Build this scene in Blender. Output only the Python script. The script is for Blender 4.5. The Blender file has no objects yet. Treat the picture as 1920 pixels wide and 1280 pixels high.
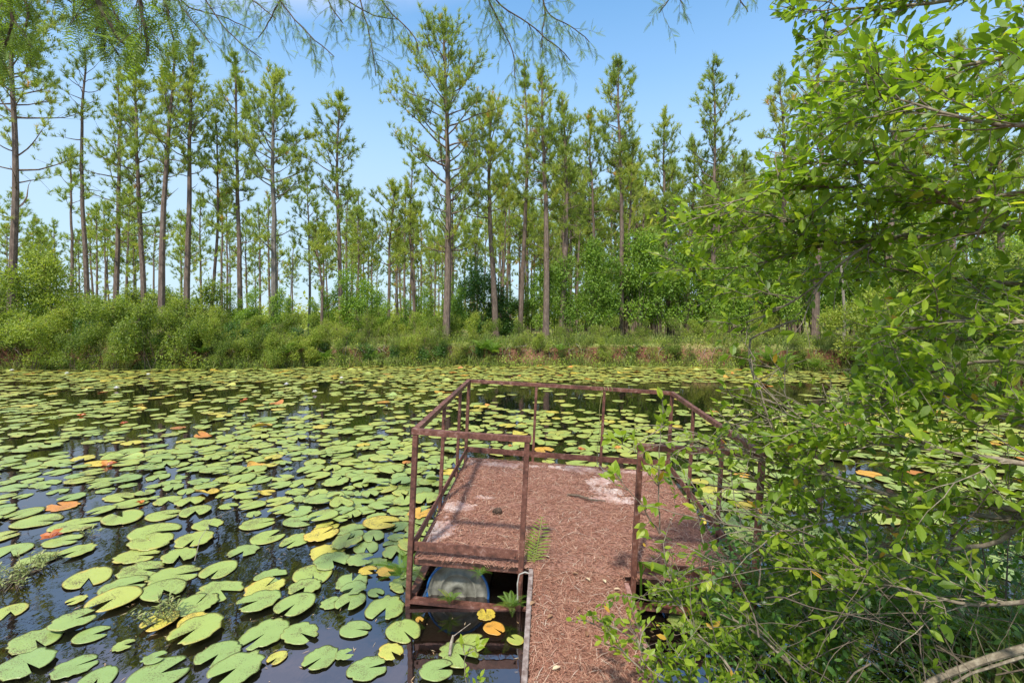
import bpy, math, random
import numpy as np
from mathutils import Matrix, Vector, Euler
rng = np.random.default_rng(7)
R_ = random.Random(11)
PI = math.pi
C = bpy.context.scene.collection
F = 898.0; HZ = 595.0; CAMZ = 2.14; CX = 960.0

def at(px, py, Y):            # point seen at (px,py) of the 1920 photo at depth Y
    return np.array([(px-CX)*Y/F, Y, CAMZ-(py-HZ)*Y/F])
def on_z(px, py, z=0.0):
    Y = F*(CAMZ-z)/(py-HZ)
    return np.array([(px-CX)*Y/F, Y, z])
def proj(p):
    return CX+F*p[..., 0]/p[..., 1], HZ+F*(CAMZ-p[..., 2])/p[..., 1]

# ---------------------------------------------------------------- noise
_perm = np.random.default_rng(3).random((256, 256))
def vnoise(x, y):
    xi = np.floor(x).astype(int); yi = np.floor(y).astype(int)
    fx = x-xi; fy = y-yi
    fx = fx*fx*(3-2*fx); fy = fy*fy*(3-2*fy)
    g = lambda a, b: _perm[a % 256, b % 256]
    return (g(xi, yi)*(1-fx)+g(xi+1, yi)*fx)*(1-fy)+(g(xi, yi+1)*(1-fx)+g(xi+1, yi+1)*fx)*fy
def fbm(x, y, o=4):
    s = 0; a = .5; t = 0
    for i in range(o):
        s = s+a*vnoise(x*2**i+17.3*i, y*2**i+5.1*i); t += a; a *= .5
    return s/t

# ---------------------------------------------------------------- materials
def newmat(name):
    m = bpy.data.materials.new(name); m.use_nodes = True
    nt = m.node_tree; nt.nodes.clear()
    out = nt.nodes.new('ShaderNodeOutputMaterial')
    return m, nt, out
def N(nt, t, **k):
    n = nt.nodes.new(t)
    for a, b in k.items(): setattr(n, a, b)
    return n
def ramp(nt, stops, src, interp='LINEAR'):
    r = N(nt, 'ShaderNodeValToRGB'); cr = r.color_ramp; cr.interpolation = interp
    while len(cr.elements) < len(stops): cr.elements.new(.5)
    for e, (p, c) in zip(cr.elements, stops):
        e.position = p; e.color = (*c, 1)
    nt.links.new(src, r.inputs[0]); return r.outputs[0]
def noise(nt, scale, detail=4, vec=None, rough=.55, dist=0.0):
    n = N(nt, 'ShaderNodeTexNoise'); n.inputs['Scale'].default_value = scale
    n.inputs['Detail'].default_value = detail; n.inputs['Roughness'].default_value = rough
    n.inputs['Distortion'].default_value = dist
    if vec is not None: nt.links.new(vec, n.inputs['Vector'])
    return n.outputs[0]
def mixc(nt, fac, a, b, mode='MIX'):
    m = N(nt, 'ShaderNodeMix', data_type='RGBA', blend_type=mode)
    for s, v in ((m.inputs[0], fac), (m.inputs[6], a), (m.inputs[7], b)):
        if isinstance(v, (int, float)): s.default_value = v
        elif isinstance(v, tuple): s.default_value = (*v, 1)
        else: nt.links.new(v, s)
    return m.outputs[2]
def math_(nt, op, a, b=0.0, clamp=False):
    m = N(nt, 'ShaderNodeMath', operation=op, use_clamp=clamp)
    for s, v in ((m.inputs[0], a), (m.inputs[1], b)):
        if isinstance(v, (int, float)): s.default_value = v
        else: nt.links.new(v, s)
    return m.outputs[0]
def attr(nt, name):
    a = N(nt, 'ShaderNodeAttribute'); a.attribute_name = name; return a
def obj_coord(nt): return N(nt, 'ShaderNodeTexCoord').outputs['Object']
def bump(nt, h, strength=.3, dist=.01):
    b = N(nt, 'ShaderNodeBump'); b.inputs['Strength'].default_value = strength
    b.inputs['Distance'].default_value = dist; nt.links.new(h, b.inputs['Height']); return b.outputs[0]
def principled(nt, out, col, rough=.7, spec=.5, normal=None, metallic=0):
    p = N(nt, 'ShaderNodeBsdfPrincipled')
    if isinstance(col, tuple): p.inputs['Base Color'].default_value = (*col, 1)
    else: nt.links.new(col, p.inputs['Base Color'])
    if isinstance(rough, (int, float)): p.inputs['Roughness'].default_value = rough
    else: nt.links.new(rough, p.inputs['Roughness'])
    p.inputs['Specular IOR Level'].default_value = spec
    p.inputs['Metallic'].default_value = metallic
    if normal is not None: nt.links.new(normal, p.inputs['Normal'])
    nt.links.new(p.outputs[0], out.inputs[0]); return p

def leaf_mat(name, stops, trans=.4, rough=.45, spec=.4, objvar=.25):
    m, nt, out = newmat(name)
    t = attr(nt, 'tint').outputs['Fac']
    oi = N(nt, 'ShaderNodeObjectInfo')
    tt = math_(nt, 'ADD', t, math_(nt, 'MULTIPLY', math_(nt, 'SUBTRACT', oi.outputs['Random'], .5), objvar), True)
    c = ramp(nt, stops, tt)
    p = N(nt, 'ShaderNodeBsdfPrincipled'); nt.links.new(c, p.inputs['Base Color'])
    p.inputs['Roughness'].default_value = rough; p.inputs['Specular IOR Level'].default_value = spec
    tr = N(nt, 'ShaderNodeBsdfTranslucent')
    nt.links.new(mixc(nt, 1.0, c, (1.45, 1.5, .7), 'MULTIPLY'), tr.inputs[0])
    ms = N(nt, 'ShaderNodeMixShader'); ms.inputs[0].default_value = trans
    nt.links.new(p.outputs[0], ms.inputs[1]); nt.links.new(tr.outputs[0], ms.inputs[2])
    nt.links.new(ms.outputs[0], out.inputs[0]); return m

M = {}
M['pine_needles'] = leaf_mat('pine_needles', [(0, (0.13, 0.19, 0.035)), (.5, (0.28, 0.35, 0.068)), (.93, (0.46, 0.477, 0.097)), (1, (0.539, 0.313, 0.104))], .45, .5, .35)
M['shrub_leaves'] = leaf_mat('shrub_leaves', [(0, (0.08, 0.13, 0.018)), (.5, (0.25, 0.32, 0.045)), (.9, (0.38, 0.43, 0.065)), (1, (0.4, 0.37, 0.08))], .45, .5, .35, .6)
M['sapling_leaves'] = leaf_mat('sapling_leaves', [(0, (0.106, 0.187, 0.026)), (.5, (0.212, 0.331, 0.045)), (1, (0.39, 0.49, 0.078))], .45, .45, .35, .4)
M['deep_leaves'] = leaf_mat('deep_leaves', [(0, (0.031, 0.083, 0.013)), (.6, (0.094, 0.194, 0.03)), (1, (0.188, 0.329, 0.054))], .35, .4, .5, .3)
M['broad_leaves'] = leaf_mat('broad_leaves', [(0, (0.078, 0.147, 0.013)), (.5, (0.21, 0.315, 0.026)), (.93, (0.37, 0.46, 0.04)), (.97, (0.587, 0.522, 0.052)), (1, (0.6, 0.358, 0.052))], .55, .42, .4, .1)
M['cypress_leaves'] = leaf_mat('cypress_leaves', [(0, (0.088, 0.14, 0.026)), (1, (0.246, 0.351, 0.053))], .45, .5, .3)
M['fern_leaves'] = leaf_mat('fern_leaves', [(0, (.08, .16, .02)), (.7, (.17, .28, .04)), (1, (.33, .37, .06))], .4, .45, .4)
M['weed'] = leaf_mat('weed', [(0, (.13, .17, .04)), (.6, (.28, .32, .11)), (1, (.42, .38, .18))], .3, .5, .4)
M['grass'] = leaf_mat('grass', [(0, (0.084, 0.132, 0.03)), (.45, (0.192, 0.24, 0.06)), (.75, (0.288, 0.264, 0.096)), (1, (0.288, 0.168, 0.09))], .3, .6, .3)

def bark_mat(name, c0, c1, c2, sx, sz, bs=.5, bd=.02):
    m, nt, out = newmat(name)
    mp = N(nt, 'ShaderNodeMapping'); mp.inputs['Scale'].default_value = (sx, sx, sz)
    nt.links.new(obj_coord(nt), mp.inputs[0])
    n = noise(nt, 1.0, 6, mp.outputs[0], .65, .4)
    n2 = noise(nt, .35, 3, obj_coord(nt))
    c = ramp(nt, [(.3, c0), (.5, c1), (.68, c2)], n)
    c = mixc(nt, n2, c, mixc(nt, .5, c, (.16, .15, .12)))
    principled(nt, out, c, .9, .2, bump(nt, n, bs, bd)); return m
M['pine_bark'] = bark_mat('pine_bark', (.045, .026, .018), (.14, .088, .064), (.25, .175, .135), 14, 4)
M['pine_bark_grey'] = bark_mat('pine_bark_grey', (.05, .042, .036), (.15, .125, .105), (.26, .225, .19), 14, 4)
M['branch_bark'] = bark_mat('branch_bark', (.09, .065, .045), (.22, .17, .11), (.4, .34, .24), 40, 40, .5, .004)
M['twig_bark'] = bark_mat('twig_bark', (.04, .026, .016), (.1, .065, .04), (.17, .12, .08), 60, 60, .3, .002)
M['dead_wood'] = bark_mat('dead_wood', (.12, .09, .065), (.27, .22, .17), (.42, .37, .3), 30, 30, .3, .003)

def mat_rust():
    m, nt, out = newmat('rusty_painted_steel')
    oc = obj_coord(nt)
    n = noise(nt, 16, 9, oc, .78); n2 = noise(nt, 60, 3, oc)
    c = ramp(nt, [(.36, (.035, .016, .012)), (.47, (.11, .04, .026)), (.56, (.19, .075, .05)), (.64, (.33, .2, .16)), (.72, (.16, .06, .035))], n)
    c = mixc(nt, math_(nt, 'MULTIPLY', n2, .5), c, (.1, .045, .03))
    principled(nt, out, c, .55, .45, bump(nt, n2, .4, .002)); return m
M['rust'] = mat_rust()
def mat_deck():
    m, nt, out = newmat('weathered_deck')
    oc = obj_coord(nt)
    n = noise(nt, 3.2, 5, oc, .6); n2 = noise(nt, 45, 5, oc, .7)
    c = ramp(nt, [(.33, (.42, .22, .19)), (.5, (.5, .36, .31)), (.62, (.62, .54, .49))], n)
    c = mixc(nt, ramp(nt, [(.45, (0, 0, 0)), (.62, (1, 1, 1))], n2), c, (.38, .27, .22))
    principled(nt, out, c, .9, .2, bump(nt, n2, .4, .003)); return m
M['deck'] = mat_deck()
def simple_noise(name, a, b, sc, rough=.8, bs=.3, bd=.003, spec=.3):
    m, nt, out = newmat(name)
    n = noise(nt, sc, 6, obj_coord(nt), .65)
    principled(nt, out, ramp(nt, [(.35, a), (.65, b)], n), rough, spec, bump(nt, n, bs, bd)); return m
M['board_white'] = simple_noise('weathered_white_board', (.12, .08, .065), (.34, .28, .25), 22)
M['board_red'] = simple_noise('weathered_red_board', (.14, .06, .045), (.36, .2, .16), 22)
M['litter_bed'] = simple_noise('needle_litter_bed', (.12, .055, .038), (.34, .185, .135), 42, .95, .9, .01, .1)
M['drum_white'] = simple_noise('drum_plastic', (.09, .088, .062), (.26, .25, .2), 9, .5)
M['drum_blue'] = simple_noise('drum_blue_rim', (.012, .06, .17), (.02, .12, .34), 8, .4)
M['rope'] = simple_noise('old_rope', (.14, .14, .04), (.3, .28, .12), 60)
M['wire'] = simple_noise('pale_wire', (.2, .2, .17), (.42, .4, .35), 30)
M['cone'] = simple_noise('pine_cone_scales', (.03, .018, .012), (.12, .075, .05), 60)
M['petal'] = simple_noise('lily_petal', (.75, .7, .68), (.85, .85, .8), 20, .5)
M['bud'] = simple_noise('lily_bud', (.6, .5, .05), (.7, .62, .12), 20, .5)
M['fence'] = simple_noise('grey_fence_wood', (.2, .19, .17), (.4, .38, .35), 20)
M['dead_leaf'] = leaf_mat('dead_leaf', [(0, (.25, .13, .07)), (.5, (.5, .34, .19)), (1, (.62, .5, .32))], .2, .6, .3, .8)
M['orange_leaf'] = leaf_mat('orange_lily_leaf', [(0, (.3, .06, .02)), (.5, (.5, .14, .03)), (1, (.62, .3, .07))], .35, .4, .5, .8)
M['straw'] = leaf_mat('pine_straw', [(0, (0.145, 0.056, 0.034)), (.4, (0.34, 0.152, 0.096)), (.75, (0.48, 0.28, 0.185)), (1, (0.58, 0.48, 0.37))], .1, .6, .3, 0)

def mat_pad():
    m, nt, out = newmat('lily_pad_skin')
    oi = N(nt, 'ShaderNodeObjectInfo')
    sep = N(nt, 'ShaderNodeSeparateColor'); nt.links.new(oi.outputs['Color'], sep.inputs[0])
    t = math_(nt, 'ADD', attr(nt, 'tint').outputs['Fac'], sep.outputs[0], True)
    pc = attr(nt, 'pc').outputs['Vector']
    base = ramp(nt, [(0, (0.213, 0.304, 0.094)), (.3, (0.292, 0.356, 0.082)), (.55, (0.385, 0.401, 0.082)), (.72, (0.513, 0.44, 0.071)), (.82, (0.6, 0.427, 0.055)), (.9, (0.599, 0.233, 0.044)), (1, (0.285, 0.09, 0.033))], t)
    # own seed for each pad
    ad = N(nt, 'ShaderNodeVectorMath', operation='ADD'); nt.links.new(pc, ad.inputs[0])
    cmb = N(nt, 'ShaderNodeCombineXYZ')
    nt.links.new(math_(nt, 'MULTIPLY', math_(nt, 'ADD', oi.outputs['Random'], t), 37.0), cmb.inputs[2])
    nt.links.new(cmb.outputs[0], ad.inputs[1]); v = ad.outputs[0]
    n1 = noise(nt, 1.6, 4, v)
    c = mixc(nt, math_(nt, 'MULTIPLY', n1, .45), base, mixc(nt, 1.0, base, (.72, .85, .9), 'MULTIPLY'))
    # edge yellowing
    ln = N(nt, 'ShaderNodeVectorMath', operation='LENGTH'); nt.links.new(pc, ln.inputs[0])
    edge = math_(nt, 'ADD', ln.outputs['Value'], math_(nt, 'MULTIPLY', math_(nt, 'SUBTRACT', n1, .5), .9))
    ef = ramp(nt, [(.86, (0, 0, 0)), (1.0, (1, 1, 1))], edge)
    ef = math_(nt, 'MULTIPLY', ef, math_(nt, 'MULTIPLY', t, .95))
    c = mixc(nt, ef, c, (.55, .33, .06))
    rimf = ramp(nt, [(.955, (0, 0, 0)), (.985, (1, 1, 1))], ln.outputs['Value'])
    c = mixc(nt, math_(nt, 'MULTIPLY', rimf, .55), c, (.2, .11, .05))
    # radial veins
    sx = N(nt, 'ShaderNodeSeparateXYZ'); nt.links.new(pc, sx.inputs[0])
    ang = math_(nt, 'ARCTAN2', sx.outputs[1], sx.outputs[0])
    vein = math_(nt, 'ABSOLUTE', math_(nt, 'SINE', math_(nt, 'MULTIPLY', ang, 9.0)))
    vf = ramp(nt, [(0, (1, 1, 1)), (.13, (0, 0, 0))], vein)
    c = mixc(nt, math_(nt, 'MULTIPLY', vf, .22), c, (.36, .42, .17))
    # insect spots
    sp = noise(nt, 20, 2, v, .5); msk = noise(nt, 1.1, 2, v)
    sf = ramp(nt, [(.64, (0, 0, 0)), (.67, (1, 1, 1))], math_(nt, 'ADD', sp, math_(nt, 'MULTIPLY', math_(nt, 'SUBTRACT', msk, .47), .7)))
    c = mixc(nt, math_(nt, 'MULTIPLY', sf, .85), c, (.1, .07, .025))
    p = principled(nt, out, c, .34, .5, bump(nt, math_(nt, 'ADD', math_(nt, 'MULTIPLY', n1, .7), math_(nt, 'MULTIPLY', vf, -.15)), .35, .02))
    return m
M['pad'] = mat_pad()

def mat_water():
    m, nt, out = newmat('dark_pond_water')
    oc = obj_coord(nt)
    mp = N(nt, 'ShaderNodeMapping'); mp.inputs['Scale'].default_value = (1, .6, 1); nt.links.new(oc, mp.inputs[0])
    n = noise(nt, 3.0, 3, mp.outputs[0]); n2 = noise(nt, 16, 2, mp.outputs[0])
    h = math_(nt, 'ADD', n, math_(nt, 'MULTIPLY', n2, .18))
    nm = bump(nt, h, .045, .05)
    d = N(nt, 'ShaderNodeBsdfDiffuse'); d.inputs[0].default_value = (.004, .004, .003, 1)
    g = N(nt, 'ShaderNodeBsdfGlossy'); g.inputs['Roughness'].default_value = .012
    g.inputs['Color'].default_value = (1.0, .88, .88, 1)
    fr = N(nt, 'ShaderNodeFresnel'); fr.inputs['IOR'].default_value = 3.1
    nt.links.new(nm, g.inputs['Normal']); nt.links.new(nm, fr.inputs['Normal'])
    ms = N(nt, 'ShaderNodeMixShader'); nt.links.new(fr.outputs[0], ms.inputs[0])
    nt.links.new(d.outputs[0], ms.inputs[1]); nt.links.new(g.outputs[0], ms.inputs[2])
    nt.links.new(ms.outputs[0], out.inputs[0]); return m
M['water'] = mat_water()

def mat_ground():
    m, nt, out = newmat('bank_soil_and_grass')
    oc = obj_coord(nt)
    n = noise(nt, .35, 6, oc, .65); n2 = noise(nt, 6, 5, oc, .7)
    soil = ramp(nt, [(.35, (.05, .022, .013)), (.55, (.14, .062, .036)), (.7, (.24, .14, .085))], n2)
    grass = ramp(nt, [(.3, (.09, .12, .03)), (.55, (.22, .25, .07)), (.75, (.34, .31, .12))], n2)
    z = N(nt, 'ShaderNodeSeparateXYZ'); nt.links.new(oc, z.inputs[0])
    up = ramp(nt, [(.72, (0, 0, 0)), (.86, (1, 1, 1))], math_(nt, 'ADD', z.outputs[2], math_(nt, 'MULTIPLY', math_(nt, 'SUBTRACT', n, .5), .5)))
    c = mixc(nt, up, soil, grass)
    c = mixc(nt, math_(nt, 'MULTIPLY', ramp(nt, [(.5, (0, 0, 0)), (.62, (1, 1, 1))], n), .6), c, (.28, .16, .095))
    principled(nt, out, c, .95, .1, bump(nt, n2, .6, .05)); return m
M['ground'] = mat_ground()

# ---------------------------------------------------------------- mesh building
class B:
    def __init__(s): s.v = []; s.f = []; s.n = 0; s.t = []; s.pc = []; s.haspc = False
    def add(s, V, Fc, mi=0, t=0.0, pc=None):
        V = np.asarray(V, float).reshape(-1, 3); Fc = np.asarray(Fc, int)
        if len(V) == 0: return s
        s.v.append(V); s.f.append((Fc+s.n, mi)); s.n += len(V)
        s.t.append(np.broadcast_to(np.asarray(t, float), (len(V),)))
        if pc is not None: s.haspc = True
        s.pc.append(np.zeros((len(V), 3)) if pc is None else pc)
        return s
    def mesh(s, name, mats, smooth=False):
        me = bpy.data.meshes.new(name)
        V = np.concatenate(s.v)
        me.vertices.add(len(V)); me.vertices.foreach_set('co', V.astype(np.float32).ravel())
        loops = np.concatenate([f.ravel() for f, _ in s.f])
        tot = np.concatenate([np.full(len(f), f.shape[1]) for f, _ in s.f])
        start = np.concatenate([[0], np.cumsum(tot)[:-1]])
        mi = np.concatenate([np.full(len(f), m) for f, m in s.f])
        me.loops.add(len(loops)); me.loops.foreach_set('vertex_index', loops.astype(np.int32))
        me.polygons.add(len(tot))
        me.polygons.foreach_set('loop_start', start.astype(np.int32))
        me.polygons.foreach_set('loop_total', tot.astype(np.int32))
        me.polygons.foreach_set('material_index', mi.astype(np.int32))
        me.polygons.foreach_set('use_smooth', np.full(len(tot), smooth, dtype=bool))
        a = me.attributes.new('tint', 'FLOAT', 'POINT'); a.data.foreach_set('value', np.concatenate(s.t).astype(np.float32))
        if s.haspc:
            a = me.attributes.new('pc', 'FLOAT_VECTOR', 'POINT'); a.data.foreach_set('vector', np.concatenate(s.pc).astype(np.float32).ravel())
        for m in mats: me.materials.append(M[m])
        me.update(calc_edges=True); me.validate()
        return me
    def build(s, name, mats, parent=None, smooth=False):
        if isinstance(mats, str): mats = [mats]
        o = bpy.data.objects.new(name, s.mesh(name, mats, smooth)); C.objects.link(o)
        if parent is not None: o.parent = parent
        return o
def tag(o, label=None, cat=None, group=None, kind=None):
    if label: o['label'] = label
    if cat: o['category'] = cat
    if group: o['group'] = group
    if kind: o['kind'] = kind
    return o
def thing(name, label, cat, loc=(0, 0, 0), rot=(0, 0, 0), group=None):
    o = bpy.data.objects.new(name, None); C.objects.link(o)
    o.location = tuple(float(q) for q in loc); o.rotation_euler = rot; o.empty_display_size = .1
    return tag(o, label, cat, group)
def copy_tree(root):
    c = root.copy(); C.objects.link(c)
    for ch in root.children:
        d = ch.copy(); C.objects.link(d); d.parent = c
    return c

def unit(v): return v/np.maximum(np.linalg.norm(v, axis=-1, keepdims=True), 1e-9)
def frames(D, Up):
    X = unit(D); Y = unit(np.cross(Up, X)); Z = np.cross(X, Y); return X, Y, Z
def scatter(b, Tv, Tf, P, X, Y, Z, S, mi=0, t=0.0, pc=None):
    n = len(P); k = len(Tv)
    if n == 0: return
    S = np.asarray(S, float)
    if S.ndim == 0: S = np.full(n, float(S))
    if S.ndim == 1: S = np.stack([S, S, S], 1)
    V = (P[:, None, :]+Tv[None, :, 0:1]*(X*S[:, 0:1])[:, None, :]+Tv[None, :, 1:2]*(Y*S[:, 1:2])[:, None, :]
         + Tv[None, :, 2:3]*(Z*S[:, 2:3])[:, None, :]).reshape(-1, 3)
    Fc = (Tf[None]+(np.arange(n)*k)[:, None, None]).reshape(-1, Tf.shape[1])
    tt = np.repeat(np.broadcast_to(np.asarray(t, float), (n,)), k)
    b.add(V, Fc, mi, tt, None if pc is None else np.tile(pc, (n, 1)))
def tube(b, pts, rad, sides=6, mi=0, t=0.0, cap=True):
    pts = np.asarray(pts, float); n = len(pts)
    rad = np.broadcast_to(np.asarray(rad, float), (n,))
    T = np.gradient(pts, axis=0); T = unit(T)
    ref = np.array([0, 0, 1.]) if abs(T[:, 2]).mean() < .8 else np.array([1., 0, 0])
    A = unit(np.cross(T, ref)); Bn = np.cross(T, A)
    a = np.arange(sides)/sides*2*PI
    V = pts[:, None]+rad[:, None, None]*(np.cos(a)[None, :, None]*A[:, None]+np.sin(a)[None, :, None]*Bn[:, None])
    i = np.arange(n-1)[:, None]*sides; j = np.arange(sides)[None]; j2 = (j+1) % sides
    Fc = np.stack([i+j, i+j2, i+sides+j2, i+sides+j], -1).reshape(-1, 4)
    b.add(V.reshape(-1, 3), Fc, mi, t)
    if cap and sides == 4:
        b.add(V[[0, -1]].reshape(-1, 3), [[3, 2, 1, 0], [4, 5, 6, 7]], mi, t)
def segs(b, P0, P1, r0, r1, mi=0, t=0.0):     # many straight 3-sided twigs at once
    P0 = np.asarray(P0); P1 = np.asarray(P1); n = len(P0)
    if n == 0: return
    T = unit(P1-P0); ref = np.tile([[.3, .2, 1.]], (n, 1)); A = unit(np.cross(T, ref)); Bn = np.cross(T, A)
    r0 = np.broadcast_to(r0, (n,)); r1 = np.broadcast_to(r1, (n,))
    V = []
    for P, r in ((P0, r0), (P1, r1)):
        for a in (0, 2*PI/3, 4*PI/3):
            V.append(P+r[:, None]*(math.cos(a)*A+math.sin(a)*Bn))
    V = np.stack(V, 1)
    Tf = np.array([[0, 1, 4, 3], [1, 2, 5, 4], [2, 0, 3, 5]])
    b.add(V.reshape(-1, 3), (Tf[None]+(np.arange(n)*6)[:, None, None]).reshape(-1, 4), mi, t)
def box(b, x0, x1, y0, y1, z0, z1, mi=0, bev=.004):
    # box with chamfered long edges
    cx = [(x0, x1), (y0, y1), (z0, z1)]
    import itertools
    bev = min(bev, (x1-x0)/3, (y1-y0)/3, (z1-z0)/3)
    V = []; idx = {}
    for sx, sy, sz in itertools.product((0, 1), repeat=3):
        for ax in range(3):
            p = [cx[0][sx], cx[1][sy], cx[2][sz]]; s = (sx, sy, sz)
            for a in range(3):
                if a != ax: p[a] += bev if s[a] == 0 else -bev
            idx[(sx, sy, sz, ax)] = len(V); V.append(p)
    q = []; tr = []
    for ax in range(3):
        a1, a2 = [a for a in range(3) if a != ax]
        for s in (0, 1):
            cyc = []
            for u, w in ((0, 0), (1, 0), (1, 1), (0, 1)):
                k = [0, 0, 0]; k[ax] = s; k[a1] = u; k[a2] = w
                cyc.append(idx[(*k, ax)])
            q.append(cyc)
    for ax in range(3):           # edges along ax
        a1, a2 = [a for a in range(3) if a != ax]
        for u in (0, 1):
            for w in (0, 1):
                k0 = [0, 0, 0]; k0[a1] = u; k0[a2] = w; k1 = list(k0); k1[ax] = 1
                q.append([idx[(*k0, a1)], idx[(*k1, a1)], idx[(*k1, a2)], idx[(*k0, a2)]])
    for s in itertools.product((0, 1), repeat=3): tr.append([idx[(*s, 0)], idx[(*s, 1)], idx[(*s, 2)]])
    b.add(V, q, mi); n0 = b.n-24
    b.f.append((np.array(tr)+n0, mi))
def rects(V):
    return V

# leaf templates, x along the leaf
LEAF = (np.array([[0, 0, 0], [.28, .19, .035], [.3, 0, 0], [.28, -.19, .035], [.64, .2, .02], [.66, 0, -.02], [.64, -.2, .02], [1, 0, -.08]], float),
        np.array([[0, 2, 1], [0, 3, 2], [1, 2, 5], [1, 5, 4], [2, 3, 6], [2, 6, 5], [4, 5, 7], [5, 6, 7]]))
LEAF2 = (np.array([[0, 0, 0], [.45, .27, .05], [1, 0, -.03], [.45, -.27, .05]], float), np.array([[0, 2, 1], [0, 3, 2]]))
LANCE = (np.array([[0, 0, 0], [.4, .11, .02], [1, 0, -.06], [.4, -.11, .02]], float), np.array([[0, 2, 1], [0, 3, 2]]))
def spray_template(n=13, lw=.012):
    V = []; T = []
    def tri(a, b_, c): T.append([len(V), len(V)+1, len(V)+2]); V.extend([a, b_, c])
    tri((0, .004, 0), (0, -.004, 0), (1, 0, -.12))
    for i in range(n):
        u = .1+.88*i/(n-1); z = -.12*u*u; L = .15*math.sin(PI*min(1, u*.8+.18))+.04
        for s in (-1, 1):
            tri((u-lw, 0, z), (u+lw*1.6, 0, z), (u+.09, s*L, z-.02))
    return np.array(V, float), np.array(T)
SPRAY = spray_template(9, .022)
def frond_template(n=24):
    V = []; T = []
    def quad(a, b_, c, d): T.append([len(V), len(V)+1, len(V)+2]); T.append([len(V), len(V)+2, len(V)+3]); V.extend([a, b_, c, d])
    z = lambda u: .55*u-.75*u*u
    for i in range(8):
        u0, u1 = i/8, (i+1)/8; w = .006
        quad((u0, -w, z(u0)), (u0, w, z(u0)), (u1, w*.8, z(u1)), (u1, -w*.8, z(u1)))
    for i in range(n):
        u = .12+.87*i/(n-1); L = .2*math.sin(PI*min(1, (u*.82+.16)))**.8+.012; w = .016
        for s in (-1, 1):
            quad((u-w*.6, 0, z(u)), (u+L*.12, s*L*.5, z(u)-.01), (u+L*.35, s*L, z(u)-.035), (u+w+L*.2, s*L*.5, z(u)-.01))
    return np.array(V, float), np.array(T)
FROND = frond_template(); FROND_S = frond_template(13)

# ================================================================ camera, sky, sun
cam = bpy.data.objects.new('camera', bpy.data.cameras.new('camera')); C.objects.link(cam)
cam.location = (0, 0, CAMZ); cam.rotation_euler = (PI/2, 0, 0)
cam.data.sensor_width = 36; cam.data.lens = F/1920*36; cam.data.shift_y = -(640-HZ)/1920
cam.data.clip_end = 3000; cam.data.clip_start = .05
bpy.context.scene.camera = cam
SUN_EL = math.radians(55); SUN_AZ = math.radians(198)   # azimuth clockwise from +Y
w = bpy.data.worlds.new('World'); bpy.context.scene.world = w; w.use_nodes = True
nt = w.node_tree; nt.nodes.clear()
wo = N(nt, 'ShaderNodeOutputWorld'); bg = N(nt, 'ShaderNodeBackground')
sky = N(nt, 'ShaderNodeTexSky', sky_type='NISHITA'); sky.sun_disc = False
sky.sun_elevation = SUN_EL; sky.sun_rotation = SUN_AZ
sky.altitude = 0; sky.air_density = 1.0; sky.dust_density = .35; sky.ozone_density = 1.6
tc = N(nt, 'ShaderNodeTexCoord'); sp = N(nt, 'ShaderNodeSeparateXYZ'); nt.links.new(tc.outputs['Generated'], sp.inputs[0])
mp = N(nt, 'ShaderNodeMapping'); mp.inputs['Scale'].default_value = (1, 1, 2.0); nt.links.new(tc.outputs['Generated'], mp.inputs[0])
cn = noise(nt, 2.6, 6, mp.outputs[0], .6, .3)
cf = ramp(nt, [(.34, (0, 0, 0)), (.6, (1, 1, 1))], cn)
hi = ramp(nt, [(.56, (0, 0, 0)), (.66, (1, 1, 1))], math_(nt, 'ADD', sp.outputs[2], math_(nt, 'MULTIPLY', math_(nt, 'MAXIMUM', math_(nt, 'MULTIPLY', sp.outputs[0], -1.0), 0.0), .2)))
cf = math_(nt, 'MULTIPLY', math_(nt, 'MULTIPLY', cf, hi), .85)
skc = mixc(nt, 1.0, sky.outputs[0], (.66, 1.06, 1.16), 'MULTIPLY')
pale = ramp(nt, [(0, (.92, .92, .92)), (.24, (.72, .72, .72)), (.44, (.26, .26, .26)), (.62, (0, 0, 0))], sp.outputs[2])
skc = mixc(nt, pale, skc, (2.45, 2.95, 3.5))
col = mixc(nt, cf, skc, (5.2, 4.9, 5.6))
nt.links.new(col, bg.inputs[0]); bg.inputs[1].default_value = .13
nt.links.new(bg.outputs[0], wo.inputs[0])
sl = bpy.data.lights.new('sun', 'SUN'); sl.energy = 2.9; sl.angle = math.radians(3); sl.color = (1, .95, .87)
so = bpy.data.objects.new('sun', sl); C.objects.link(so)
sd = Vector((math.sin(SUN_AZ)*math.cos(SUN_EL), math.cos(SUN_AZ)*math.cos(SUN_EL), math.sin(SUN_EL)))
so.rotation_euler = sd.to_track_quat('Z', 'Y').to_euler(); so.location = (0, 0, 30)
vs = bpy.context.scene.view_settings
vs.view_transform = 'Standard'; vs.look = 'None'; vs.gamma = 1; vs.use_curve_mapping = False; vs.exposure = 1.02
cy = bpy.context.scene.cycles
cy.max_bounces = 6; cy.diffuse_bounces = 3; cy.glossy_bounces = 3; cy.transmission_bounces = 3; cy.transparent_max_bounces = 4
cy.use_denoising = True

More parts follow.
